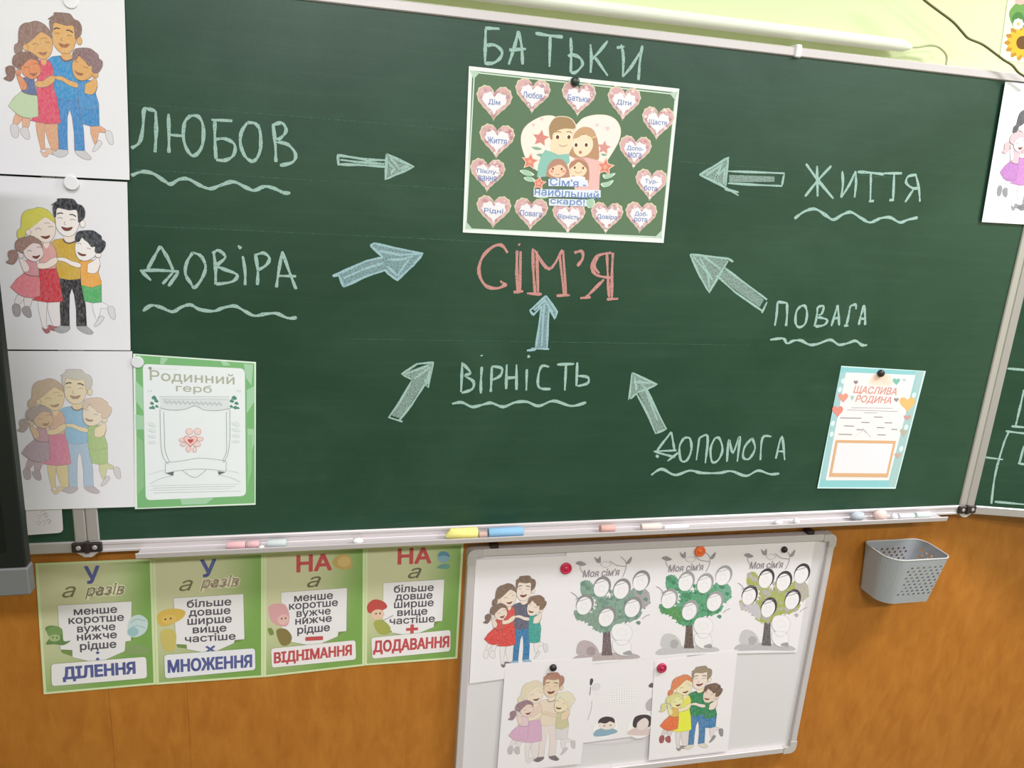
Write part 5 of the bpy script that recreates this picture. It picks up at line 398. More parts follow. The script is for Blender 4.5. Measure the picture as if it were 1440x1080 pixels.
CH=[
 ['word','ЛЮБОВ','w',[[-10.4,1644.3,2.8,1654.6,9.6,1679.2,13,1707,20.2,1708.7,30.8,1706.6],[30.8,1706.6,29.8,1673.3,26.2,1640.1],[50.5,1703.8,49.6,1671.1,48.1,1640.9],[50.6,1670.4,70.7,1669.7],[85,1703.6,75.3,1691.7,72.3,1665.3,78.8,1645,88.9,1639.2,101.5,1656.1,104.5,1686.5,97.8,1702.8,85,1703.6],[151.6,1700.6,118,1699.5],[123.5,1699.2,122.5,1669,123.2,1635.4],[123.6,1668.3,139.4,1670.2,154.2,1661.7,151.8,1644.3,138.2,1634.9,123.1,1634.6],[176,1699.5,166.1,1683.6,163.7,1664.3,170.8,1643.7,184.8,1636.5,196,1655.1,196.6,1685.9,189.3,1698.7,176,1699.5],[218,1700.9,221.3,1668.5,221.9,1637.4],[217.9,1699,233.4,1703.2,239.8,1691.1,231.1,1678.9,222.5,1672.5,242.6,1668.1,255,1653.4,250.1,1639.3,228.5,1632]]],
 ['wave','ЛЮБОВ','w',[[-13.1,1599.7,3.6,1606.9,21.7,1605,37.7,1594.5,48.5,1589.4,61.9,1597.9,76.8,1599.6,95.1,1590.3,111.9,1585.5,129.2,1592.4,150.4,1599.6,171.3,1591,184.8,1587.1,202.5,1594.9,220,1591.9,233.7,1586,245.6,1586.3]]],
 ['arrow','ЛЮБОВ','w',[[326.5,1656.4,354,1654.3,378.5,1652,411.4,1653.4],[329.8,1640.7,362.2,1642.1,411.6,1642.1],[327.7,1656.5,328.6,1638.6],[331.8,1648.8,362.2,1646.9,409.4,1646.8],[413.2,1664.4,436.3,1655.1,462.6,1645.5,438.9,1633.8,412.1,1619.8,413.2,1664.4],[415.6,1650.5,428.3,1639.2,420.2,1630.5],[419.6,1658.8,436.7,1639.7,453.3,1646.9]],[[413.2,1664.4,436.3,1655.1,462.6,1645.5,438.9,1633.8,412.1,1619.8]]],
 ['word','ДОВІРА','w',[[26.4,1483.3,14,1461.4,1.5,1438.7],[26.4,1483.3,36.7,1464.4,45.1,1442.4],[-9,1439.1,20.4,1441,54.5,1439.8],[-6.1,1437.6,8.1,1422.7],[53.7,1438.6,36.1,1413.3],[44.9,1438.3,26.7,1417.1],[79,1474.2,68.7,1457.5,65.1,1436.9,72.9,1420.7,79.5,1412.6,92.6,1429.7,99.2,1450.5,92.2,1468.7,79,1474.2],[113.7,1475.7,115.8,1447,114.8,1418.8],[111.7,1473.6,121.6,1480.1,132.9,1468.3,118.7,1453.3,128.3,1447.5,151.6,1438,143.3,1425.2,115.6,1419.6],[162.4,1471.6,165.6,1444.7,165,1419.6],[155,1489.7,160,1484.6],[184.2,1474.5,187.5,1445.5,186.2,1420.3],[182.2,1473.6,198.2,1478.4,208,1469.3,201.7,1456.5,187.6,1447.6],[230.3,1482.7,223.7,1446.9,219.2,1417.1],[230.3,1482.7,241.9,1447.5,253.8,1414.8],[223.6,1438.4,254.1,1438.7]]],
 ['wave','ДОВІРА','w',[[-8.2,1367.7,5.7,1378.1,20.8,1375.6,40.4,1367.7,55.5,1376.5,71.2,1381.1,86.4,1373,109.9,1370.7,126,1377,146,1380.9,161.7,1372.8,179.6,1363.8,198,1367.3,218.4,1369,238.8,1360.8,254.6,1362.1]]],
 ['arrow','ДОВІРА','b',[[318.9,1441.8,339,1451.1,380.9,1472,410.6,1479.6],[318.9,1441.8,330.6,1442.2,339.1,1421.8],[339.1,1421.8,377.1,1441.7,415.3,1456],[386.9,1499.9,393.1,1504.4,431.6,1497.6,483.8,1489.1,467,1466.7,437.3,1438.1,419.8,1449.7,415.3,1456],[386.9,1499.9,410.6,1479.6],[397.6,1491.9,440.5,1485.1,479.4,1488.9],[419.2,1475.6,445,1476.7,466.5,1484],[419.5,1462.7,437.1,1446,458,1477.2],[339.1,1438.2,376.9,1456.8,410.8,1468.8]],[[328.5,1444.3,380.9,1470.7,410.6,1478.7,389,1502.1,431.6,1497.6,483.8,1489.1,467,1466.7,437.3,1438.1,415.3,1456,377.1,1441.7,340,1423.1]]],
 ['arrow','ЖИТТЯ','w',[[1028.1,1667.4,1057.6,1686.3,1084.9,1704.3,1088.4,1649.5],[1028.1,1667.4,1076.6,1650.9,1119.2,1632.8],[1087,1643.3,1118.2,1638.9],[1088.8,1678.2,1151.9,1680.2,1214.6,1682.2,1213.2,1657.1,1155.8,1655.7,1092.3,1655.1],[1041.9,1667.1,1075.2,1691.5,1061.3,1660.2,1081,1683.8,1083.2,1653.3]],[[1028.1,1667.4,1057.6,1686.3,1084.9,1704.3,1088.4,1649.5,1061.9,1656.1],[1092.1,1671.5,1193.3,1674.6,1195.1,1664.4,1094.3,1656.9]]],
 ['word','ЖИТТЯ','w',[[1260.7,1703.9,1293.2,1674.6,1337.5,1639],[1319.8,1703.7,1293.6,1672.6,1270.1,1639.4],[1286.7,1701.5,1299.6,1641.1],[1347.5,1695,1354,1669.9,1355.5,1642.2],[1355.5,1642.2,1369.4,1668.8,1378.8,1697],[1378.8,1697,1385,1671.8,1387.2,1644.1],[1384,1696.1,1414.5,1696.3,1448.2,1695.1],[1416.3,1695.2,1426.6,1639.8],[1423.3,1638.3,1435.4,1639.9],[1447.7,1697.2,1491.2,1700],[1472.5,1697.5,1481.6,1645.1],[1472.5,1643.7,1484.4,1644.4],[1525.3,1700,1539.7,1672.6,1549,1644.5],[1528.1,1699.3,1508.1,1694.6,1505.9,1681.4,1524,1671.6,1539.7,1672.6],[1527.1,1669.6,1512.4,1641.6]]],
 ['wave','ЖИТТЯ','w',[[1253.7,1593.7,1275.6,1609.9,1299.4,1615.5,1326.7,1604,1345.9,1596.3,1366.4,1608.2,1385.8,1613.6,1413.9,1602,1436.1,1595.2,1460.1,1605.2,1483.1,1607.8,1509,1598.9,1528.7,1605.7,1551.5,1611.3]]],
 ['arrow','ПОВАГА','w',[[1028.7,1510.4,1054.7,1509.4,1114.8,1505.4,1127.7,1499.4],[1028.7,1510.4,1055.6,1468.4,1081.9,1434.3,1115.4,1501.1],[1057,1509.5,1101.3,1483.1],[1110.5,1485.7,1163.9,1454.6,1218.6,1422.7],[1093.6,1469.8,1142.3,1436.1,1212.8,1397.6],[1219.4,1418.2,1210.9,1393.9],[1036.3,1506.5,1074,1473.4,1080.7,1443.1],[1050.6,1504.9,1085.3,1460.8]],[[1028.7,1510.4,1054.7,1509.4,1114.8,1505.4,1081.9,1434.3,1055.6,1468.4],[1113.2,1483.6,1164.2,1452.4,1211.2,1422.5,1203.8,1406.5,1141.6,1440.6,1096,1469.9]]],
 ['word','ПОВАГА','w',[[1244.4,1418.9,1247,1389.3,1246.7,1367.2],[1244.4,1418.9,1267.5,1417.2],[1267.5,1417.2,1272.3,1389.9,1273.8,1366.8],[1301.8,1411.3,1293.6,1399.6,1295.2,1376.6,1305,1365.2,1319.2,1372.4,1320.1,1395.6,1312,1411.6,1301.8,1411.3],[1343.3,1410.1,1345.1,1387,1343.6,1367.3],[1343.3,1410.1,1357.4,1412.8,1356.3,1396.5,1347.3,1389.3,1372.1,1382.9,1366.5,1371.1,1346.2,1367.4],[1391.9,1416,1388.6,1392.6,1385.3,1369.1],[1391.9,1416,1399.1,1392.9,1404.6,1370.5],[1387.3,1385.6,1402.7,1388.3],[1423.9,1414.5,1423.8,1388.8,1422.3,1369.9],[1423.9,1414.5,1436.4,1418.1,1439.6,1407.9],[1416.8,1370.7,1428.5,1370.9],[1457.9,1417.8,1454.8,1394.2,1453.9,1372.9],[1457.9,1417.8,1465.5,1394.4,1470,1373.2],[1453.6,1387.1,1468.6,1387.4]]],
 ['wave','ПОВАГА','w',[[1240.8,1336,1258.2,1338.7,1273.5,1338.9,1283.1,1328.8,1297.5,1334.6,1315.5,1335.8,1338.1,1326.8,1358.8,1328.5,1388.6,1338.4,1412,1327.8,1432.9,1331,1453.2,1337.1,1471.4,1327.8,1485,1328]]],
 ['word',"СІМ'Я",'p',[[647.3,1497.8,634.8,1511.4,617.5,1507.8,598.4,1487.3,593,1458.8,607.1,1433.5,631,1428.5,649.3,1437.8],[636,1443.1,649.6,1433.7],[665.8,1502.6,667.6,1467.2,672.2,1424],[672.9,1501.7,677,1424.1],[664,1422,683.6,1424.3],[667.9,1515.7,670.4,1513.5],[696.8,1508.4,701.3,1462.7,707.9,1422.1],[704.9,1503.1,713.9,1422.3],[700,1505.7,732.7,1469.7,756.8,1508.2],[751.5,1499.3,767.2,1421],[758.2,1506.5,771.5,1421.1],[691.1,1420.5,721.4,1419.6],[752.1,1417.6,779.7,1419.6],[781.6,1503.5,796.6,1507,799.7,1492.6,790,1477.7],[861.7,1506.8,864.3,1462.7,869.3,1415],[849.5,1503.4,859.2,1438.7,863.2,1417.8],[858.6,1506.7,831.2,1499.7,819.6,1478.8,831.8,1461.6,861.8,1456.7],[831.5,1496.8,825.1,1479,837.8,1464.7],[848.3,1453.3,825.6,1428.7,814.2,1416.4],[801.9,1414.2,823.6,1416.7],[858.6,1413.5,882.6,1415.4]]],
 ['arrow','ВІРНІСТЬ','b',[[730.8,1416.9,699.6,1386.5,707.5,1377.7,723.2,1396],[730.8,1416.9,756,1384.9,752.8,1371,736.6,1396.3],[723.2,1396,720.5,1351,717.2,1311.5],[738.7,1393.4,738.9,1351.4,741,1308.8],[708.1,1309.6,745.4,1308.8],[699.2,1305.2,717.6,1307.3],[728.2,1410.9,727.9,1375.2,729.4,1314.8],[708.7,1386.7,728.4,1408,747.4,1384.7]],[[730.8,1416.9,699.6,1386.5,723.4,1393,718.5,1311.5,740.9,1310,739.2,1394.6,754.5,1372.8,756,1384.9]]],
 ['word','ВІРНІСТЬ','w',[[569,1279.5,569.4,1246.1,569.5,1218.5],[570.9,1276.5,586.7,1258.4,576.3,1252.2,593.6,1240,591.4,1224.6,570.8,1216.6],[608.9,1270.7,608.7,1240.1,610,1215.4],[607,1294.9,607.7,1292.5],[629.3,1272.1,630,1240.2,630,1218.5],[629.3,1272.1,649.6,1268,647.5,1252.6,631,1243.2],[659.5,1276,661.5,1224.7],[679.7,1276.2,683.2,1222.9],[661.3,1247.7,681.4,1249.6],[701.9,1266.5,703.8,1221.6],[702.9,1296.1,704.6,1290.5],[748.3,1271.8,732.5,1272.9,726.8,1249.9,730.9,1227.9,755.1,1224.8],[764.8,1276.9,801.4,1278.5],[783.9,1275.2,785.9,1221.6],[807.5,1281.7,810.1,1231.2],[810.1,1253.4,832.9,1250.3,834,1237.6,812,1231.2]]],
 ['wave','ВІРНІСТЬ','w',[[552.6,1193.8,571.7,1196.8,593.3,1187.4,614.4,1191.7,632.5,1195.4,657.6,1187.1,681.9,1196.4,706.8,1197.6,732.6,1188.6,763.5,1199.4,802.9,1188.3,834.7,1195.9]]],
 ['arrow','left of ВІРНІСТЬ','w',[[469.7,1239.6,447.6,1197.2,428,1166.8],[496,1233.7,471.1,1191,448.5,1160.4],[426.3,1166.8,454.5,1157.3],[512,1278.9,480.2,1275.7,450.8,1254.6,469.5,1244.5],[512,1278.9,502.1,1227.6,495.6,1245.8],[457.7,1254.6,503.4,1272.9],[475.3,1245.7,506.5,1269.9,499,1233.7]],[[512,1278.9,451.9,1256.4,469.6,1242.6,433.8,1169.8,451.4,1163.5,493.1,1233.7,505,1227.6]]],
 ['arrow','ДОПОМОГА','w',[[929.9,1260.4,989.9,1234.8,967.4,1225,948,1218.5,929.9,1200.9,929.9,1260.4],[967.4,1225,992.8,1182.2,1022.7,1135,999.7,1125.2,973.5,1172.3,945,1215.2],[937.7,1250.8,944.3,1221.7],[948.4,1244.4,964,1225,999.5,1155.5],[935.4,1241.1,976,1238]],[[929.9,1260.4,989.9,1234.8,968.7,1225,1019.2,1135.1,1001.3,1128.5,948,1218.5,929.9,1200.9]]],
 ['word','ДОПОМОГА','w',[[1036,1128.1,1019.5,1104.5,1006.7,1084.2],[1036,1128.1,1048.3,1086.8],[999.7,1084.3,1053.4,1085.4],[1057.6,1079.8,1035.4,1060.9],[1005.7,1075.3,1013.2,1070.3],[1002.7,1082.9,1051.9,1069.5],[1067.3,1114,1059.4,1093.5,1067,1062.2,1081.2,1061.9,1088.7,1086.1,1081.6,1112.4,1067.3,1114],[1104.1,1113.5,1104.1,1061.4],[1104.1,1113.5,1123.6,1116.6,1126.8,1053.9],[1142.1,1112.9,1134.8,1088.7,1142.9,1057,1157,1060.2,1164.3,1084.7,1153.1,1111.4,1142.1,1112.9],[1179.4,1056.2,1176.6,1108.9,1190.9,1077.1,1201.8,1115.5,1205.2,1055.6],[1233.3,1111.6,1218.2,1090.7,1218.4,1066,1233.8,1062.1,1244.6,1086.7,1233.3,1111.6],[1262.7,1057.9,1259.2,1111.2,1281,1114.4],[1301.4,1060.6,1307.3,1114,1324.8,1056.5],[1302.1,1078.5,1321,1078.2]]],
 ['wave','ДОПОМОГА','w',[[1000.7,1029,1023.7,1042.4,1057.3,1027.5,1091.7,1037.1,1121.3,1030.7,1165.1,1029.6,1193.9,1033.1,1232.9,1020.6,1260.9,1032.8,1292.6,1023.3,1316.8,1024.1]]],
 ['word','БАТЬКИ','w',[[607.7,1892.1,581.7,1890.5],[582.6,1889.5,583.3,1862,584.5,1833],[586.1,1862.2,600.3,1864.4,614,1855.6,611.8,1844.2,600,1834.5,583.7,1832.2],[641.8,1891.8,637.2,1867.2,628.1,1834.4],[641.8,1891.8,649.6,1868.4,653.8,1836.8],[627.4,1858.8,658.2,1863.6],[673.8,1891.4,698.2,1890.1,725.7,1890.2],[701.7,1888.6,704.5,1837.7],[740.6,1890.6,743.6,1866.2,745.7,1831.9],[739.1,1858.2,743.9,1862.4,760.7,1858.3,766.9,1847.3,756.4,1833.6,745.8,1831.1],[779.2,1883,783.2,1858.5,783.8,1834.6],[811.8,1891.9,796.4,1871.3,784.5,1858.6],[790.8,1861.1,817.8,1832.6],[838.5,1888.8,845.2,1868.2,847.6,1833.3],[847.6,1833.3,862.5,1852.3,877.4,1879],[880.5,1891,878.7,1867.5,879.4,1830.2],[830.4,1882.2,845.5,1885.6]]],
]
WC=[
 [23.2,1278.3,62.2,1277.3,99.9,1275.6],
 [73.4,1229.6,74.4,1182.2,74.6,1139.8],
 [65,1137.4,95.1,1136.8,133.3,1135.7],
 [54.7,1124,98.7,1121.6,137,1120.6],
 [61.6,1121.7,57.3,1098.4],
 [57.3,1098.4,54.3,1040.1,55.6,993.1,62.3,933.9],
 [21.9,1054,64.2,1051.4],
 [105.9,1090.6,105.2,1049.9,101.8,1045.6],
 [101.8,1045.6,117,1043.3,155.5,1043.3],
 [69.1,940.5,141.4,939,180.5,938.5],
]
RULED=[
 [1715.4,-20,760],
 [1610.1,-15,900],
 [1516.6,-20,640],
 [1323.1,350,1200],
 [1689.7,980,1500],
]
CABLE=[
 [1.4127,-0.02,2.0474],
 [1.4517,-0.02,2.027],
 [1.4852,-0.02,2.0127],
 [1.5269,-0.02,1.9954],
 [1.555,-0.02,1.9782],
 [1.5718,-0.02,1.9688],
 [1.6076,-0.02,1.9612],
 [1.6459,-0.02,1.9461],
 [1.6683,-0.02,1.9369],
 [1.6903,-0.02,1.9294],
 [1.7086,-0.02,1.9177],
 [1.7255,-0.02,1.9115],
 [1.7547,-0.02,1.8986],
]
TAIL=[
 [1.4583,0.012,1.9464],
 [1.4814,0.012,1.9486],
 [1.5087,0.012,1.9543],
 [1.5279,0.012,1.9543],
 [1.5439,0.012,1.9483],
 [1.5552,0.012,1.938],
 [1.5584,0.012,1.9211],
]
MAG={
 'white1':[-0.0838,0,1.8605],
 'white2':[-0.1033,0,1.5823],
 'white3':[-0.0211,0,1.2761],
 'blackC':[0.7547,0,1.8165],
 'blackH':[1.5328,0,1.2635],
 'red1':[0.8283,0.016,0.8045],
 'orange':[1.1516,0.016,0.8294],
 'blackT':[1.3733,0.016,0.8223],
 'blackF':[0.8185,0.015,0.5504],
 'red2':[1.0932,0.015,0.5229],
}
# ------------------------------------------------------------------ the room
def struct(name, mb, m, label):
    o = mb.build(name, m, None, mb.v[0]); return tag(o, label, None, None, 'structure')
XL, XR, YB, ZC = -2.4, 4.2, -5.6, 3.0
struct('wall_back', MB().box((XL, .035, 0), (XR, .16, ZC)), M_WALL, 'pale yellow green painted wall behind the chalkboard')
seams = (-1.3, -.126, .0235, 1.24, 2.46, XR)
x0 = XL
for i, x1 in enumerate(seams):
    struct('trim_%d' % (i+1), MB().box((x0 + .0004, .0335, 0), (x1 - .0004, .0352, 1.38)), M_WOOD, 'orange brown wood panel on the lower part of the wall'); x0 = x1
struct('trim_7', MB().box((XL, .0346, 0), (XR, .0356, 1.379)), M_WOOD, 'wood backing behind the panel joints')
struct('floor', MB().box((XL, YB, -.1), (XR, .16, 0)), M_FLOOR, 'brown linoleum floor')
struct('ceiling', MB().box((XL, YB, ZC), (XR, .16, ZC + .1)), M_CEIL, 'white ceiling')
struct('wall_left', MB().box((XL - .1, YB, 0), (XL, .16, ZC)), M_WALL, 'pale green side wall')
struct('wall_right', MB().box((XR, YB, 0), (XR + .1, .16, ZC)), M_WALL, 'pale green side wall')
struct('wall_front', MB().box((XL, YB - .1, 0), (XR, YB, ZC)), M_WALL, 'pale green wall across the room')
# ------------------------------------------------------------------ the three-part chalkboard
ZB, ZT, XA, XB = .9267, 1.9017, -.108, 1.8328
bb = empty('chalkboard', (.86, .0335, ZB - .03), 'green three-part chalkboard in a pale aluminium frame with chalk writing', 'chalkboard')
panel = MB().box((XA, 0, ZB), (XB, .0332, ZT)).build('writing_surface', M_BOARD, bb)
MB().box((XA - .021, -.004, ZT), (XB + .020, .0332, ZT + .0168), .002).build('top_rail', M_ALU, bb)
br = MB().box((XA - .021, -.004, ZB - .0225), (XB + .020, .0332, ZB), .002).box((XA, -.0062, ZB - .0225), (XB, -.0035, ZB - .0165), .001).box((XA, -.0056, ZB - .007), (XB, -.0035, ZB - .0005), .001).build('bottom_rail', M_ALU, bb)
MB().box((XA - .021, -.004, ZB), (XA, .0332, ZT), .002).build('stile', M_ALU2, bb)
MB().box((XB, -.004, ZB), (XB + .0198, .0332, ZT), .002).build('stile', M_ALU2, bb)
tray = MB().prism([(-.037, 0, .9045), (-.037, -.044, .9075), (-.037, -.0462, .9175), (-.037, -.0438, .9185), (-.037, -.0418, .9105), (-.037, -.0062, .9085)], (1.80, 0, 0)).build('chalk_tray', M_ALU, bb)
MB().box((1.196, -.0075, ZT - .002), (1.209, .02, ZT + .022), .002).build('rail_clip', M_WHITE, bb)
def hinge(x, z):
    h = MB().box((x - .026, -.011, z - .0195), (x + .026, -.004, z + .0005), .002)
    h.box((x - .004, -.0135, z - .0205), (x + .004, -.004, z + .002), .001).build('hinge', M_DARK, bb)
    for s in (-1, 1):
        MB().lathe((x + s*.014, -.011, z - .009), [(.0045, 0), (.0045, .0012), (.003, .002), (0, .002)], (0, -1, 0), 14).build('hinge_screw', M_ALU2, bb)
    MB().prism([(x - .019, -.006, z - .0215), (x + .019, -.006, z - .0215), (x + .006, -.006, z - .031), (x - .006, -.006, z - .031)], (0, .012, 0)).build('hinge_lug', M_ALU, bb)
hinge(-.129, ZB); hinge(XH, ZB)
# left wing lies flush, right wing swings forward
lw = MB().box((-.96, 0, ZB), (-.1505, .0332, ZT)).build('wing_panel', M_BOARD, bb)
for a, b in (((-.1505, -.004, ZB - .0225), (-.1297, .0332, ZT + .0168)), ((-.98, -.004, ZB - .0225), (-.96, .0332, ZT + .0168)), ((-.96, -.004, ZB - .0225), (-.1505, .0332, ZB)), ((-.96, -.004, ZT), (-.1505, .0332, ZT + .0168))):
    MB().box(a, b, .002).build('wing_frame', M_ALU2, lw)
RW = Matrix.Translation((XH, 0, 0)) @ Matrix.Rotation(-ALPHA, 4, 'Z')
rw = MB().box((.0205, 0, ZB), (.80, .030, ZT), 0, RW).build('wing_panel', M_BOARD, bb)
for a, b in (((.0004, -.004, ZB - .0225), (.0205, .030, ZT + .0168)), ((.80, -.004, ZB - .0225), (.82, .030, ZT + .0168)), ((.0205, -.004, ZB - .0225), (.80, .030, ZB)), ((.0205, -.004, ZT), (.80, .030, ZT + .0168))):
    MB().box(a, b, .002, RW).build('wing_frame', M_ALU2, rw)
# chalk marks: thin strokes lying on the board
rnd = random.Random(4)
def strokes(sts, wd, y, tf=None, fills=(), sharp=False):
    v = []; f = []; k = 0
    def lay(pts, q):
        b = len(v); yy = y - .00002*k
        for x, z in pts:
            P = Vector((x, yy, z)); v.append(tuple(tf @ P) if tf else tuple(P))
        f.extend(tuple(i+b for i in t) for t in q)
    for fl in fills:
        k += 1; pts = list(zip([a/1000 for a in fl[::2]], [a/1000 for a in fl[1::2]]))
        lay(pts, tessellate_polygon([[Vector((a, b, 0)) for a, b in pts]]))
    for st in sts:
        k += 1; p = list(zip([a/1000 for a in st[::2]], [a/1000 for a in st[1::2]]))
        p = [tuple(a[j] + (b[j]-a[j])*q/4 for j in (0, 1)) for a, b in zip(p, p[1:]) for q in range(4)] + [p[-1]] if sharp else catmull(p, False, 5)
        if len(p) == 2: p = [tuple(p[0][j] + (p[1][j]-p[0][j])*t/4 for j in (0, 1)) for t in range(5)]
        n = len(p); ws = []; ph = rnd.uniform(0, 6)
        for i in range(n):
            ws.append(wd*(1 + .22*math.sin(ph + i*.9) + rnd.uniform(-.13, .13))*(.75 if i in (0, n-1) else 1))
        L, Rr = ribbon(p, ws); lay(L + Rr, [(i, n+i, n+i+1, i+1) for i in range(n-1)])
    return v, f
for it in CH:
    kind, txt, c = it[0], it[1], it[2]
    if kind == 'arrow':
        v, f = strokes((), 0, -.00012, None, it[4]); fl = mesh_obj('chalk_shading', v, f, SMEAR[c], panel); fl['label'] = 'rubbed grey chalk filling the arrow ' + ('beside ' + txt if not txt.startswith('left') else txt)
        v, f = strokes(it[3], .0042, -.0002, sharp=True); o = mesh_obj('chalk_arrow', v, f, CHALK[c], panel); o['label'] = 'chalk arrow ' + ('beside ' + txt if not txt.startswith('left') else txt)
    elif kind == 'wave':
        v, f = strokes(it[3], .0056, -.0002); o = mesh_obj('chalk_wavy_line', v, f, CHALK[c], panel); o['label'] = 'wavy chalk line under ' + txt
    else:
        v, f = strokes(it[3], .0052 if c == 'w' else .0056, -.0002); o = mesh_obj('chalk_word', v, f, CHALK[c], panel)
        o['label'] = ('pink' if c == 'p' else 'white') + ' chalk word ' + txt
for zz, xa, xb in RULED:
    v, f = strokes([[xa, zz, (xa+xb)/2, zz + .6, xb, zz]], .0008, -.0001); o = mesh_obj('faint_ruled_line', v, f, FAINT, panel); o['label'] = 'thin faint ruled line across the green board'
v, f = strokes(WC, .0052, -.0002, RW); o = mesh_obj('chalk_drawing', v, f, CHALK['w'], rw); o['label'] = 'white chalk box outlines'
# ------------------------------------------------------------------ papers
G = .14
def fam_pal(pale=0, **k):
    d = dict(ln='#6b5f62', mouth='#7d4a44', brow='#55504f', mshoe='#d8c5c2', fshoe='#cfcbd0', gshoe='#d9d3d8', bshoe='#dcd9de')
    if pale:
        for a in k: k[a] = '#' + ''.join('%02x' % round(int(k[a][i:i+2], 16)*(1-pale) + q*pale) for i, q in ((1, 235), (3, 228), (5, 234)))
    for a, b in k.items(): d[a] = (b, .16 if a in ('skin', 'fskin', 'gskin', 'bskin', 'mlegs', 'glegs', 'blegs', 'mouth', 'brow', 'ln') else G)
    if 'lnc' in k: d['ln'] = k['lnc']
    return d
PAL = {
 'fam1': fam_pal(skin='#dda96d', fskin='#dfab6a', gskin='#e08d62', bskin='#dca563', mhair='#94756d', fhair='#8d7067', ghair='#8c6860', bhair='#8d6f72', fshirt='#4493cc', trous='#4589c8', blouse='#d95a72', skirt='#dc5670', gtop='#66749f', gskirt='#c2d2b0', bshirt='#4a90cb', shorts='#428bc6', mlegs='#dca583', glegs='#e2ab8c', blegs='#e0a684', mshoe='#e3b9a2', mouth='#a5694a', lnc='#876a66'),
 'fam2': fam_pal(skin='#f5e3d9', fskin='#f6ebe8', gskin='#f1dcdc', bskin='#f4ecea', mhair='#d8cf52', fhair='#2e3036', ghair='#a07d75', bhair='#30333b', fshirt='#d3aa3e', trous='#2b292d', blouse='#e3a6a3', skirt='#d03b46', gtop='#d9949c', gskirt='#e2818c', bshirt='#eba84a', shorts='#57ae68', mlegs='#efe6ea', glegs='#e9dfe2', blegs='#eeeaf0', mshoe='#b5656c', fshoe='#aaa9ad', gshoe='#a79da3'),
 'fam3': fam_pal(.24, skin='#e6ca90', fskin='#e8d3a6', gskin='#d8b183', bskin='#ead6b8', mhair='#bda080', fhair='#c4beb0', ghair='#a3908a', bhair='#d5b79d', fshirt='#7fb3d6', trous='#9fbad4', blouse='#d6a587', skirt='#d5708c', gtop='#c08d98', gskirt='#a98f9c', bshirt='#9dbb68', shorts='#9dbb6c', mlegs='#dfc787', glegs='#b49aa2', blegs='#c8c98a', mshoe='#dcc39a', fshoe='#b4a6b2', gshoe='#aa98a4', bshoe='#cfc7c9', mouth='#9a6d52', lnc='#7a6a66'),
 'famR': fam_pal(skin='#efd9d2', fskin='#efe0dc', gskin='#f0dada', bskin='#efe2de', mhair='#54525a', fhair='#5b5960', ghair='#d8b4bb', bhair='#6a6870', fshirt='#a9b4d0', trous='#8795b5', blouse='#e2a8b4', skirt='#c07fc0', gtop='#d9b3c0', gskirt='#b878bc', bshirt='#b9c4d8', shorts='#b0a8c8', mlegs='#ecdfe2', glegs='#ece2e6', blegs='#ece2e6', gshoe='#8f8c92', mshoe='#8f8c92', fshoe='#77757b'),
 'wbf1': fam_pal(skin='#ead3c4', fskin='#ead6cc', gskin='#e8d0c4', bskin='#ead4ca', mhair='#7d6253', fhair='#7a614f', ghair='#7b5f53', bhair='#82634e', fshirt='#5c5b70', trous='#2b74a8', blouse='#d24a42', skirt='#d5403a', gtop='#d24a42', gskirt='#d5403a', bshirt='#3a9c94', shorts='#379a92', mlegs='#e6dde0', glegs='#e6dde0', blegs='#e6dde0', mshoe='#77686c', gshoe='#e6dde0', fshoe='#8fb3cf'),
 'wbf2': fam_pal(.22, skin='#e6d0b6', fskin='#dfbd9a', gskin='#e5c3b4', bskin='#e6d0a8', mhair='#d9c8a6', fhair='#96583f', ghair='#7b5260', bhair='#ddd0b0', fshirt='#e1c8b2', trous='#e0cdca', blouse='#dfbcae', skirt='#cb93b8', gtop='#deb8c4', gskirt='#cb93b8', bshirt='#bdb382', shorts='#d3cbce', mlegs='#e0d2d4', glegs='#ded0d6', blegs='#d9d2d6', fshoe='#54464a', mshoe='#e0d2d4', gshoe='#b3a8ae', bshoe='#b9b2b6', lnc='#86706e'),
 'wbf3': fam_pal(skin='#ead9b4', fskin='#ead6cb', gskin='#e3dba2', bskin='#e2cbbc', mhair='#d67c4c', fhair='#96816a', ghair='#d5cd8c', bhair='#705344', fshirt='#237f4e', trous='#3e76aa', blouse='#dfd95c', skirt='#e3e23a', gtop='#e0b04c', gskirt='#df6a34', bshirt='#2a8052', shorts='#3a78ac', mlegs='#dccfd0', glegs='#d9c7c7', blegs='#ddd2d6', mshoe='#9a8686', gshoe='#a04a4c', fshoe='#d9cfc2', bshoe='#8a8489'),
}
FIT = {'fam1': (.94, 185, 262), 'wbf1': (.955, 105, 262), 'wbf2': (1.05, 110, 30), 'wbf3': (1.05, 60, 32)}   # print size and its fixed point on the sheet
def family(key, lift, curl, label, paper='#ebe7ed', fold=False, group=None):
    s = Sheet(key, lift, curl); s.fold = fold; s.pal = PAL[key]; s.base(paper)
    s.sc, uc, vc = FIT.get(key, (1, 0, 0)); s.du, s.dv = uc*(1 - s.sc), vc*(1 - s.sc); s.draw(ART['family'])
    return tag(s.build('colouring_sheet', M_PAPER), label, 'drawing', group)
PA = 'family colouring sheets'
family('fam1', (.0052, .0052, .0068, .0068), .0015, 'family colouring sheet with pink dress and blue father, topmost on the left', group=PA)
family('fam2', (.0052, .0052, .0056, .0056), .0006, 'family colouring sheet with blond mother in red skirt and father in yellow shirt', group=PA)
family('fam3', (.0052, .0052, .0060, .0060), .0, 'pale family colouring sheet with light blue father, left of the green crest sheet', group=PA)
family('famR', (.0052,)*4, 0, 'family colouring sheet with purple skirts at the right edge of the chalkboard', fold=True, group=PA)
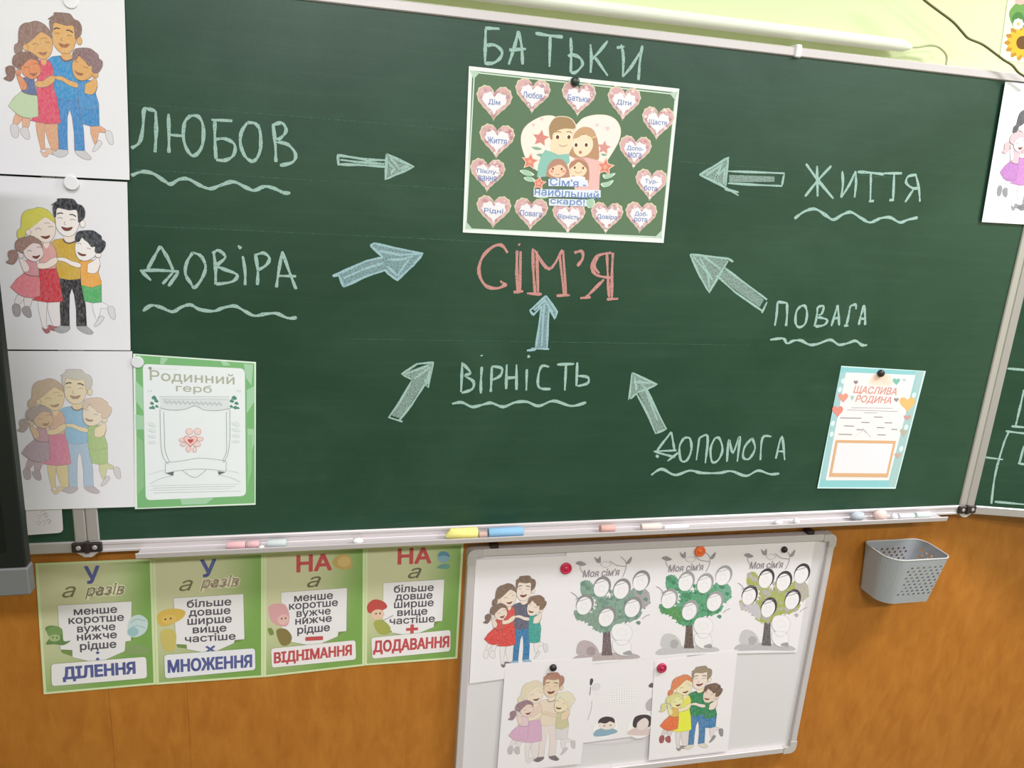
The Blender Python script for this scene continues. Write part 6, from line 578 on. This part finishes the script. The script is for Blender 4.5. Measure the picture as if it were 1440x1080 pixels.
s = Sheet('slip', (.0046,)*4); s.base('#d9d2d6', [(0, 0), (60, 0), (60, 52), (59, 56), (56, 59), (52, 60), (0, 60)]); s.draw(ART['slip'])
tag(s.build('paper_slip', M_PAPER), 'small scribbled paper slip below the lowest family sheet on the left', 'paper')
# centre poster with stuck-on hearts
s = Sheet('cen', (.0008, .0008, .0022, .0022)); s.base('#e6e8e6'); s.draw(ART['cen'])
pos_ = s.build('poster', M_PAPER)
tag(pos_, 'landscape poster with pink word hearts around a family picture, top centre of chalkboard', 'poster')
def heart(w_, h_, n=40, lace=0):
    out = []
    for i in range(n):
        t = 2*math.pi*i/n; x = 16*math.sin(t)**3; y = 13*math.cos(t)-5*math.cos(2*t)-2*math.cos(3*t)-math.cos(4*t)
        k = 1 + (lace if i % 2 else -lace); out.append((x/32*w_*k, -(y+2.5)/29*h_*k))
    return out
for hi_, (txt, u0, v0) in enumerate(HE):
    q = Sheet('cen', s.lift); q.k = 14; q.du, q.dv = u0, v0; r = random.Random(hi_ + 3)
    q.fill('#d8cdb0', heart(68, 62, 44, .025)); q.fill('#d6abae', heart(64, 58, 44, .012))
    for k in range(46):
        t = r.uniform(0, 2*math.pi); p = heart(1, 1, 100)[int(t/6.284*100) % 100]; rr = r.uniform(.66, .93)
        x, y, a = p[0]*62*rr, p[1]*56*rr, r.uniform(1.6, 4.2)
        q.fill(r.choice(['#cb9498', '#e3c3c4', '#b99aa6', '#dcb6b4', '#c7a79c', '#e9d6d4', '#c08a8c']), [(x+a*math.cos(j*1.0472), y+a*r.uniform(.7, 1)*math.sin(j*1.0472)) for j in range(6)])
    q.fill('#e9e4ea', [(a*(1+.08*math.sin(i*2.4)), b*(1+.1*math.cos(i*1.9))) for i, (a, b) in enumerate(heart(47, 39, 30))])
    ls = txt.split('|')
    for i, l in enumerate(ls):
        wid = min(44, 7.6*len(l)) if len(ls) == 1 else 7*len(l)
        q.text('#7282b6', 0, (-2 if len(ls) == 1 else -7 + 12*i), wid, 11 if len(ls) == 1 else 10, l, .025)
    o = q.build('heart_cutout', M_PAPER, pos_); o['label'] = 'pink floral paper heart reading ' + txt.replace('-|', '')
q = Sheet('cen', s.lift); q.k = 20; q.draw(ART['cpic']); o = q.build('family_cutout', M_PAPER, pos_); o['label'] = 'cut-out of parents and two children before a cream heart'
s = Sheet('herb', (.0062, .0008, .0016, .0064)); s.base('#e4eee4'); s.draw(ART['herb'])
tag(s.build('crest_worksheet', M_PAPER), 'green bordered worksheet with an empty shield, left side of the chalkboard', 'worksheet')
s = Sheet('happy', (.0008, .0008, .0026, .0026)); s.base('#d6ecee'); s.draw(ART['happy'])
tag(s.build('blue_bordered_sheet', M_PAPER), 'blue bordered sheet with orange box and hearts, lower right of the chalkboard', 'worksheet')
for key, lab in (('rule1', 'green rule poster ДІЛЕННЯ, leftmost under the chalkboard'), ('rule2', 'green rule poster МНОЖЕННЯ with blue letters, under the chalkboard'), ('rule3', 'green rule poster ВІДНІМАННЯ with red minus sign, under the chalkboard'), ('rule4', 'green rule poster ДОДАВАННЯ with red plus sign, beside the whiteboard')):
    s = Sheet(key, (.0004, .0004, .0012, .0012), y=.0330); s.base('#d5deb0'); s.draw(ART[key])
    tag(s.build('rule_poster', M_LAMI), lab, 'poster', 'green maths rule posters')
# ------------------------------------------------------------------ whiteboard
wb = empty('whiteboard', (1.055, .0335, .235), 'small framed whiteboard hung under the chalkboard, covered with drawings', 'whiteboard')
WM = Matrix.Translation((.6035, 0, .8634)) @ Matrix.Rotation(.0055, 4, 'Y')
def wbx(a, b, bev=0.0015): return MB().box((a[0], a[1], -b[2]), (b[0], b[1], -a[2]), bev, WM)
WW, WH, FW = .9045, .6275, .017
wbx((FW, .018, FW), (WW-FW, .033, WH-FW), 0).build('board_surface', M_WB, wb)
for a, b in (((.03, .009, 0), (WW-.03, .033, FW)), ((.03, .009, WH-FW), (WW-.03, .033, WH)), ((0, .009, .03), (FW, .033, WH-.03)), ((WW-FW, .009, .03), (WW, .033, WH-.03))):
    wbx(a, b).build('frame_rail', M_ALU, wb)
for cx, cz, sx, sz in ((0, 0, 1, 1), (WW, 0, -1, 1), (0, WH, 1, -1), (WW, WH, -1, -1)):
    pr = []
    for k in range(7):
        t = math.pi/2*k/6; pr.append((.016 - .017*math.cos(t), .016 - .017*math.sin(t)))
    pr = [(-.001, .034)] + pr + [(.034, -.001), (.034, FW + .001), (FW + .003, FW + .001), (FW + .001, FW + .003), (FW + .001, .034)]
    L3 = [(cx + sx*a, .0075, -(cz + sz*b)) for a, b in pr]
    if sx*sz < 0: L3.reverse()
    MB().prism(L3, (0, .0255, 0), WM).build('frame_corner', M_CORNER, wb)
for xx in (.058, .835):
    wbx((xx - .009, .011, -.009), (xx + .009, .032, .004), .001).build('hanger', M_DARK, wb)
WBP = '#ebe3e9'
family('wbf1', (.0006, .0006, .001, .0012), 0, 'family colouring sheet with red dresses and teal boy, top left of the whiteboard', WBP, group=PA)
TREE = {
 'wbt1': dict(leaf='#7f9c8c', leaf2='#a49c9f', leaf3='#7c9484', leaf4='#69887a', trunk='#6a5558', ln='#6f7b74', ring='#8d8a8c', shade='#b5a5a8', bush='#b8a6ab', bush2='#a18f95'),
 'wbt2': dict(leaf='#4f9a70', leaf2='#6aa389', leaf3='#4f8d4c', leaf4='#37805a', trunk='#5f4a42', ln='#5f8a70', ring='#a29ea1', shade='#c2bcbf', bush='#c6c1c4', bush2='#a9a4a8'),
 'wbt3': dict(leaf='#a3aa52', leaf2='#b4ab9c', leaf3='#c3bcc4', leaf4='#b3a8ac', trunk='#5a5358', ln='#9aa05c', ring='#4b4549', shade='#b9b4b8', bush='#c6c1c5', bush2='#a9a4a9')}
for key, lab in (('wbt1', 'family tree sheet with greyish green tree beside the red dresses drawing'), ('wbt2', 'family tree sheet with bright green tree under the orange magnet'), ('wbt3', 'family tree sheet with olive tree and black frames, top right of whiteboard')):
    s = Sheet(key, (.0006, .0006, .0009, .0009)); d = {a: (b, .16 if a.startswith(('leaf', 'bush', 'shade', 'trunk')) else 0) for a, b in TREE[key].items()}
    d.update(inner='#eee7ec', face='#d8cfd5', ring2='#b9b2b6', shade2=('#8f8a8d', .4), twig=('#8f8a8f', .2), title='#989197'); s.pal = d
    s.base(WBP); s.draw(ART['tree']); tag(s.build('family_tree_sheet', M_PAPER), lab, 'drawing', 'family tree sheets')
s = Sheet('ws', (.0006,)*4); s.base(WBP); s.draw(ART['ws'])
tag(s.build('crossword_sheet', M_PAPER), 'worksheet with pale crossword and two children heads, bottom middle of the whiteboard', 'worksheet')
family('wbf2', (.0002, .0002, .0016, .0016), 0, 'pale family colouring sheet with pink dresses, bottom left of the whiteboard', WBP, group=PA)
family('wbf3', (.0002, .0002, .0018, .0018), 0, 'family colouring sheet with orange and yellow dresses, bottom right on the whiteboard', WBP, group=PA)
# ------------------------------------------------------------------ magnets
def magnet(key, r, col, style, label, back):
    x, y, z = MAG[key]; y = back
    m = mat('magnet_plastic_' + key, col, .35, .5)
    if style == 'ring': prof = [(r, 0), (r, .003), (r*.93, .0052), (r*.72, .0058), (r*.58, .0042), (r*.46, .0038), (r*.40, .0056), (r*.2, .0066), (0, .0068)]
    elif style == 'dome': prof = [(r, 0), (r, .003), (r*.9, .0055), (r*.6, .0075), (r*.25, .0083), (0, .0085)]
    else: prof = [(r, 0), (r, .0012), (r*.92, .0016), (0, .00165)]
    o = MB().lathe((x, y, z), prof, (0, -1, 0), 28).build('magnet', m, None, (x, y, z), style != 'flat')
    tag(o, label, 'magnet', 'magnets holding the papers')
magnet('white1', .0105, '#f0eef2', 'flat', 'flat white magnet at the top of the uppermost left family sheet', -.0058)
magnet('white2', .0115, '#eeebf0', 'flat', 'flat white magnet above the blond mother drawing', -.0094)
magnet('white3', .0105, '#e6e6ea', 'flat', 'flat white magnet at the upper left corner of the green crest sheet', -.0066)
magnet('blackC', .0085, '#2b3a33', 'dome', 'small dark magnet at the top of the heart poster', -.0014)
magnet('blackH', .0085, '#26211f', 'dome', 'small black magnet on the blue bordered sheet', -.0014)
magnet('red1', .0135, '#c52a4c', 'ring', 'round red magnet on the red dresses drawing', .0150)
magnet('orange', .0135, '#ef7038', 'ring', 'round orange magnet above the green family tree', .0150)
magnet('blackT', .0078, '#221e22', 'dome', 'small black magnet above the olive family tree', .0150)
magnet('blackF', .0085, '#262229', 'dome', 'small black magnet over the pale pink dresses drawing', .0142)
magnet('red2', .0125, '#b52c50', 'ring', 'round dark red magnet beside the orange and yellow dresses drawing', .0142)
# ------------------------------------------------------------------ chalk on the tray
CHM = {}
def stick(x0, x1, r, col, label, y=-.026, taper=None, rot=0):
    if col not in CHM:
        CHM[col] = mat('chalk_stick_' + col[1:], col, .9, .15)
    zb = .9100
    c = Vector(((x0+x1)/2, y, zb + r)); L = x1 - x0; d = Vector((math.cos(rot), math.sin(rot), 0)); k = []; rr = []
    for t in (0, .04, .5, .96, 1):
        k.append(c + d*(t-.5)*L); rr.append(r*(.86 if t in (0, 1) else 1))
    if taper: rr[0] = r*.35; k[1] = c + d*(.16-.5)*L; k[0] = k[0] - Vector((0, 0, r*.55))
    o = MB().tube(k, rr, 14).build('chalk', CHM[col], None, tuple(c), True)
    try:
        o.data.set_sharp_from_angle(angle=math.radians(50))
    except Exception: pass
    tag(o, label, 'chalk', 'chalk on the tray'); return o
def lump(x, r, col, label, y=-.026, sq=(1.2, .9, .8)):
    if col not in CHM: CHM[col] = mat('chalk_stick_' + col[1:], col, .9, .15)
    rn = random.Random(int(x*1000)); v = []; f = []; n, m = 12, 7
    for j in range(m+1):
        ph = math.pi*j/m
        for i in range(n):
            th = 2*math.pi*i/n; k = 1 + rn.uniform(-.12, .12)*(0 < j < m)
            v.append((x + r*sq[0]*k*math.sin(ph)*math.cos(th), y + r*sq[1]*k*math.sin(ph)*math.sin(th), .9100 + r*sq[2]*(1 - math.cos(ph)*(1 if j in (0, m) else k))))
    for j in range(m):
        for i in range(n): f.append((j*n+i, (j+1)*n+i, (j+1)*n+(i+1) % n, j*n+(i+1) % n))
    zmin = min(q[2] for q in v); v = [(a, b, c - zmin + .9100) for a, b, c in v]
    o = mesh_obj('chalk', v, f, CHM[col], None, (x, y, .9100), True); tag(o, label, 'chalk', 'chalk on the tray')
stick(.121, .1555, .0075, '#e3b4b8', 'longer pink chalk stick at the left end of the tray')
stick(.1585, .1815, .0075, '#dfb2b6', 'short pink chalk stub at the left end of the tray')
lump(.186, .0058, '#f1ecec', 'white chalk crumb in front of the short pink stub', -.038, (1, .9, .9))
stick(.196, .232, .0078, '#c9d0d2', 'pale grey chalk stick right of the pink stubs')
lump(.369, .0085, '#f1ebee', 'white chalk piece above the red НА heading', -.031, (1.35, .9, .8))
stick(.548, .6135, .0118, '#ece08c', 'thick yellow chalk stick with a slanted end', -.026, True)
stick(.6165, .6345, .0068, '#c8aaa0', 'small brownish pink chalk stub between yellow and blue sticks')
stick(.637, .7115, .0102, '#8db7da', 'thick light blue chalk stick beside the yellow one')
stick(.884, .9175, .0085, '#d9aaa2', 'short dull pink chalk stub above the whiteboard')
stick(.979, 1.0255, .0078, '#e5d3cb', 'cream chalk stub right of the dull pink one')
stick(1.034, 1.092, .0045, '#efe9ea', 'thin white chalk stick behind the tray lip, mid tray')
lump(1.315, .0085, '#eee9e8', 'white chalk lump, left of the pair above the olive family tree', -.030, (1.3, .9, .75))
lump(1.361, .0080, '#eee9e8', 'white chalk lump, right of the pair above the olive family tree', -.030, (1.0, .9, .9))
lump(1.524, .0142, '#b6bac4', 'bluish grey chalk lump on the right part of the tray', -.027, (1.3, .9, .85))
lump(1.585, .0150, '#e2c3bf', 'pale pink chalk lump beside the bluish grey one', -.027, (1.3, .9, .85))
lump(1.625, .0085, '#eeeaea', 'white chalk chip right of the pale pink lump', -.029, (1.1, .9, .9))
stick(1.640, 1.682, .0062, '#d8dbe0', 'slim pale chalk stick near the right end of the tray')
stick(1.688, 1.727, .0072, '#cfdcd4', 'pale green chalk stick at the right end of the tray')
# ------------------------------------------------------------------ pipe, cable, wall poster
pp = empty('wall_pipe', (.9, .012, 1.9475), 'white horizontal pipe along the wall just above the chalkboard', 'pipe')
MB().tube([(-1.2, .012, 1.9475), (1.40, .012, 1.9475), (1.445, .012, 1.9475), (1.462, .012, 1.9465), (1.468, .012, 1.946)], [.0125, .0125, .0115, .006, .003], 20).build('tube', M_PIPE, pp, None, True)
for x in (-.9, .1, 1.30):
    MB().box((x - .006, .014, 1.942), (x + .006, .0348, 1.953), .001).build('pipe_bracket', M_PIPE, pp)
MB().tube(catmull([tuple(q) for q in TAIL], False, 4), .0022, 8).build('wire_tail', mat('grey_green_wire', '#b9bd92', .6, .3), pp, None, True)
cp = catmull([tuple(q) for q in CABLE], False, 4)
o = MB().tube(cp, .0024, 8).build('cable', M_CABLE, None, cp[0], True); tag(o, 'thin olive cable sagging across the upper right wall', 'cable')
s = Sheet('sun', (.0004,)*4, y=.0345); s.base('#e9ecc9'); s.draw(ART['sun'])
tag(s.build('sunflower_poster', M_PAPER), 'wall poster with sunflower, daisy and leaves at the upper right edge', 'poster')
# ------------------------------------------------------------------ perforated basket
bk = empty('wall_basket', (1.69, .03, .698), 'grey perforated plastic basket on the wood wall right of the whiteboard', 'basket')
def rrect(x0, x1, y0, y1, r4, n):
    """closed loop, evenly sampled; r4 radii: front-left, front-right, back-right, back-left"""
    P = []
    for (cx, cy, r, a0) in ((x0 + r4[0], y0 + r4[0], r4[0], 180), (x1 - r4[1], y0 + r4[1], r4[1], 270), (x1 - r4[2], y1 - r4[2], r4[2], 0), (x0 + r4[3], y1 - r4[3], r4[3], 90)):
        for k in range(9):
            t = math.radians(a0 + 90*k/8); P.append((cx + r*math.cos(t), cy + r*math.sin(t)))
    P.append(P[0]); D = [0]
    for a, b in zip(P, P[1:]): D.append(D[-1] + math.hypot(b[0]-a[0], b[1]-a[1]))
    out = []
    for i in range(n):
        d = D[-1]*i/n; j = max(k for k in range(len(D)-1) if D[k] <= d + 1e-12); t = (d - D[j])/max(1e-9, D[j+1]-D[j])
        out.append((P[j][0] + (P[j+1][0]-P[j][0])*t, P[j][1] + (P[j+1][1]-P[j][1])*t))
    return out
NB, NR = 60, 13; ZR, ZF = .822, .699
top = rrect(1.605, 1.777, -.072, .0325, (.042, .022, .030, .016), NB); bot = rrect(1.617, 1.758, -.056, .0325, (.036, .018, .026, .014), NB)
def bpos(i, j):
    i0 = int(math.floor(i)) % NB; fr = i - math.floor(i); t = j/NR; z = ZF + (ZR-ZF)*t
    q = []
    for l in (bot, top): q.append((l[i0][0]*(1-fr) + l[(i0+1) % NB][0]*fr, l[i0][1]*(1-fr) + l[(i0+1) % NB][1]*fr))
    return Vector((q[0][0]*(1-t) + q[1][0]*t, q[0][1]*(1-t) + q[1][1]*t, z))
mb = MB()
for i in range(NB):
    for j in range(NR):
        x = bpos(i+.5, j+.5); holed = False
        if 2 <= j <= 10 and (i + j) % 2 == 0:
            holed = (x.y < -.03 and x.x > 1.655) or (x.y > -.03 and x.x > 1.70 and x.y < .022) or (x.y > .025 and 1.64 < x.x < 1.74 and j > 6)
        cs = [(i, j), (i+.5, j), (i+1, j), (i+1, j+.5), (i+1, j+1), (i+.5, j+1), (i, j+1), (i, j+.5)]
        if not holed: mb.add([bpos(*c) for c in (cs[0], cs[2], cs[4], cs[6])], [(0, 1, 2, 3)]); continue
        hs_ = [(i+.5 + .46*math.cos(math.radians(a)), j+.5 + .40*math.sin(math.radians(a))) for a in (225, 270, 315, 0, 45, 90, 135, 180)]
        mb.add([bpos(*c) for c in cs + hs_], [(k, (k+1) % 8, 8 + (k+1) % 8, 8 + k) for k in range(8)])
shell = mb.build('shell', M_GREY, bk); sm = shell.modifiers.new('thickness', 'SOLIDIFY'); sm.thickness = .0022; sm.offset = -1
MB().prism([(a, b, ZF - .001) for a, b in bot], (0, 0, .0025)).build('base', M_GREY, bk)
rim = [(a, b, ZR) for a, b in top]
mb = MB(); n = 8; cx_, cy_ = 1.691, -.02
for a, b, z in rim:
    d = Vector((a - cx_, b - cy_, 0)).normalized()
    for k in range(n):
        t = 2*math.pi*k/n; P = Vector((a, b, z)) + d*(math.cos(t)*.0022 - .0011) + Vector((0, 0, math.sin(t)*.0022)); P.y = min(P.y, .0333); mb.v.append(tuple(P))
for i in range(NB):
    for k in range(n): mb.f.append((i*n+k, i*n+(k+1) % n, ((i+1) % NB)*n+(k+1) % n, ((i+1) % NB)*n+k))
mb.build('rim', mat('light_grey_plastic', '#b9b8b8', .4, .45), bk, None, True)
# ------------------------------------------------------------------ dark display standing at the left
tv = empty('display_stand', (-.65, -.28, 0), 'black flat display with grey lower rail standing at the left edge', 'display')
MB().box((-1.19, -.30, 1.034), (-.121, -.28, 1.68), .002).build('casing', M_BLACK, tv)
MB().box((-1.165, -.3012, 1.06), (-.145, -.2995, 1.655)).build('screen', M_SCREEN, tv)
MB().box((-1.19, -.302, .989), (-.119, -.28, 1.0335), .002).build('lower_rail', M_LOW, tv)
for x in (-.95, -.4): MB().box((x - .03, -.28, .04), (x + .03, -.24, 1.3), .004).build('post', M_BLACK, tv)
for x in (-.95, -.4): MB().box((x - .035, -.5, 0), (x + .035, -.06, .04), .006).build('foot', M_BLACK, tv)
MB().box((-.95, -.275, .35), (-.4, -.245, .41), .004).build('crossbar', M_BLACK, tv)
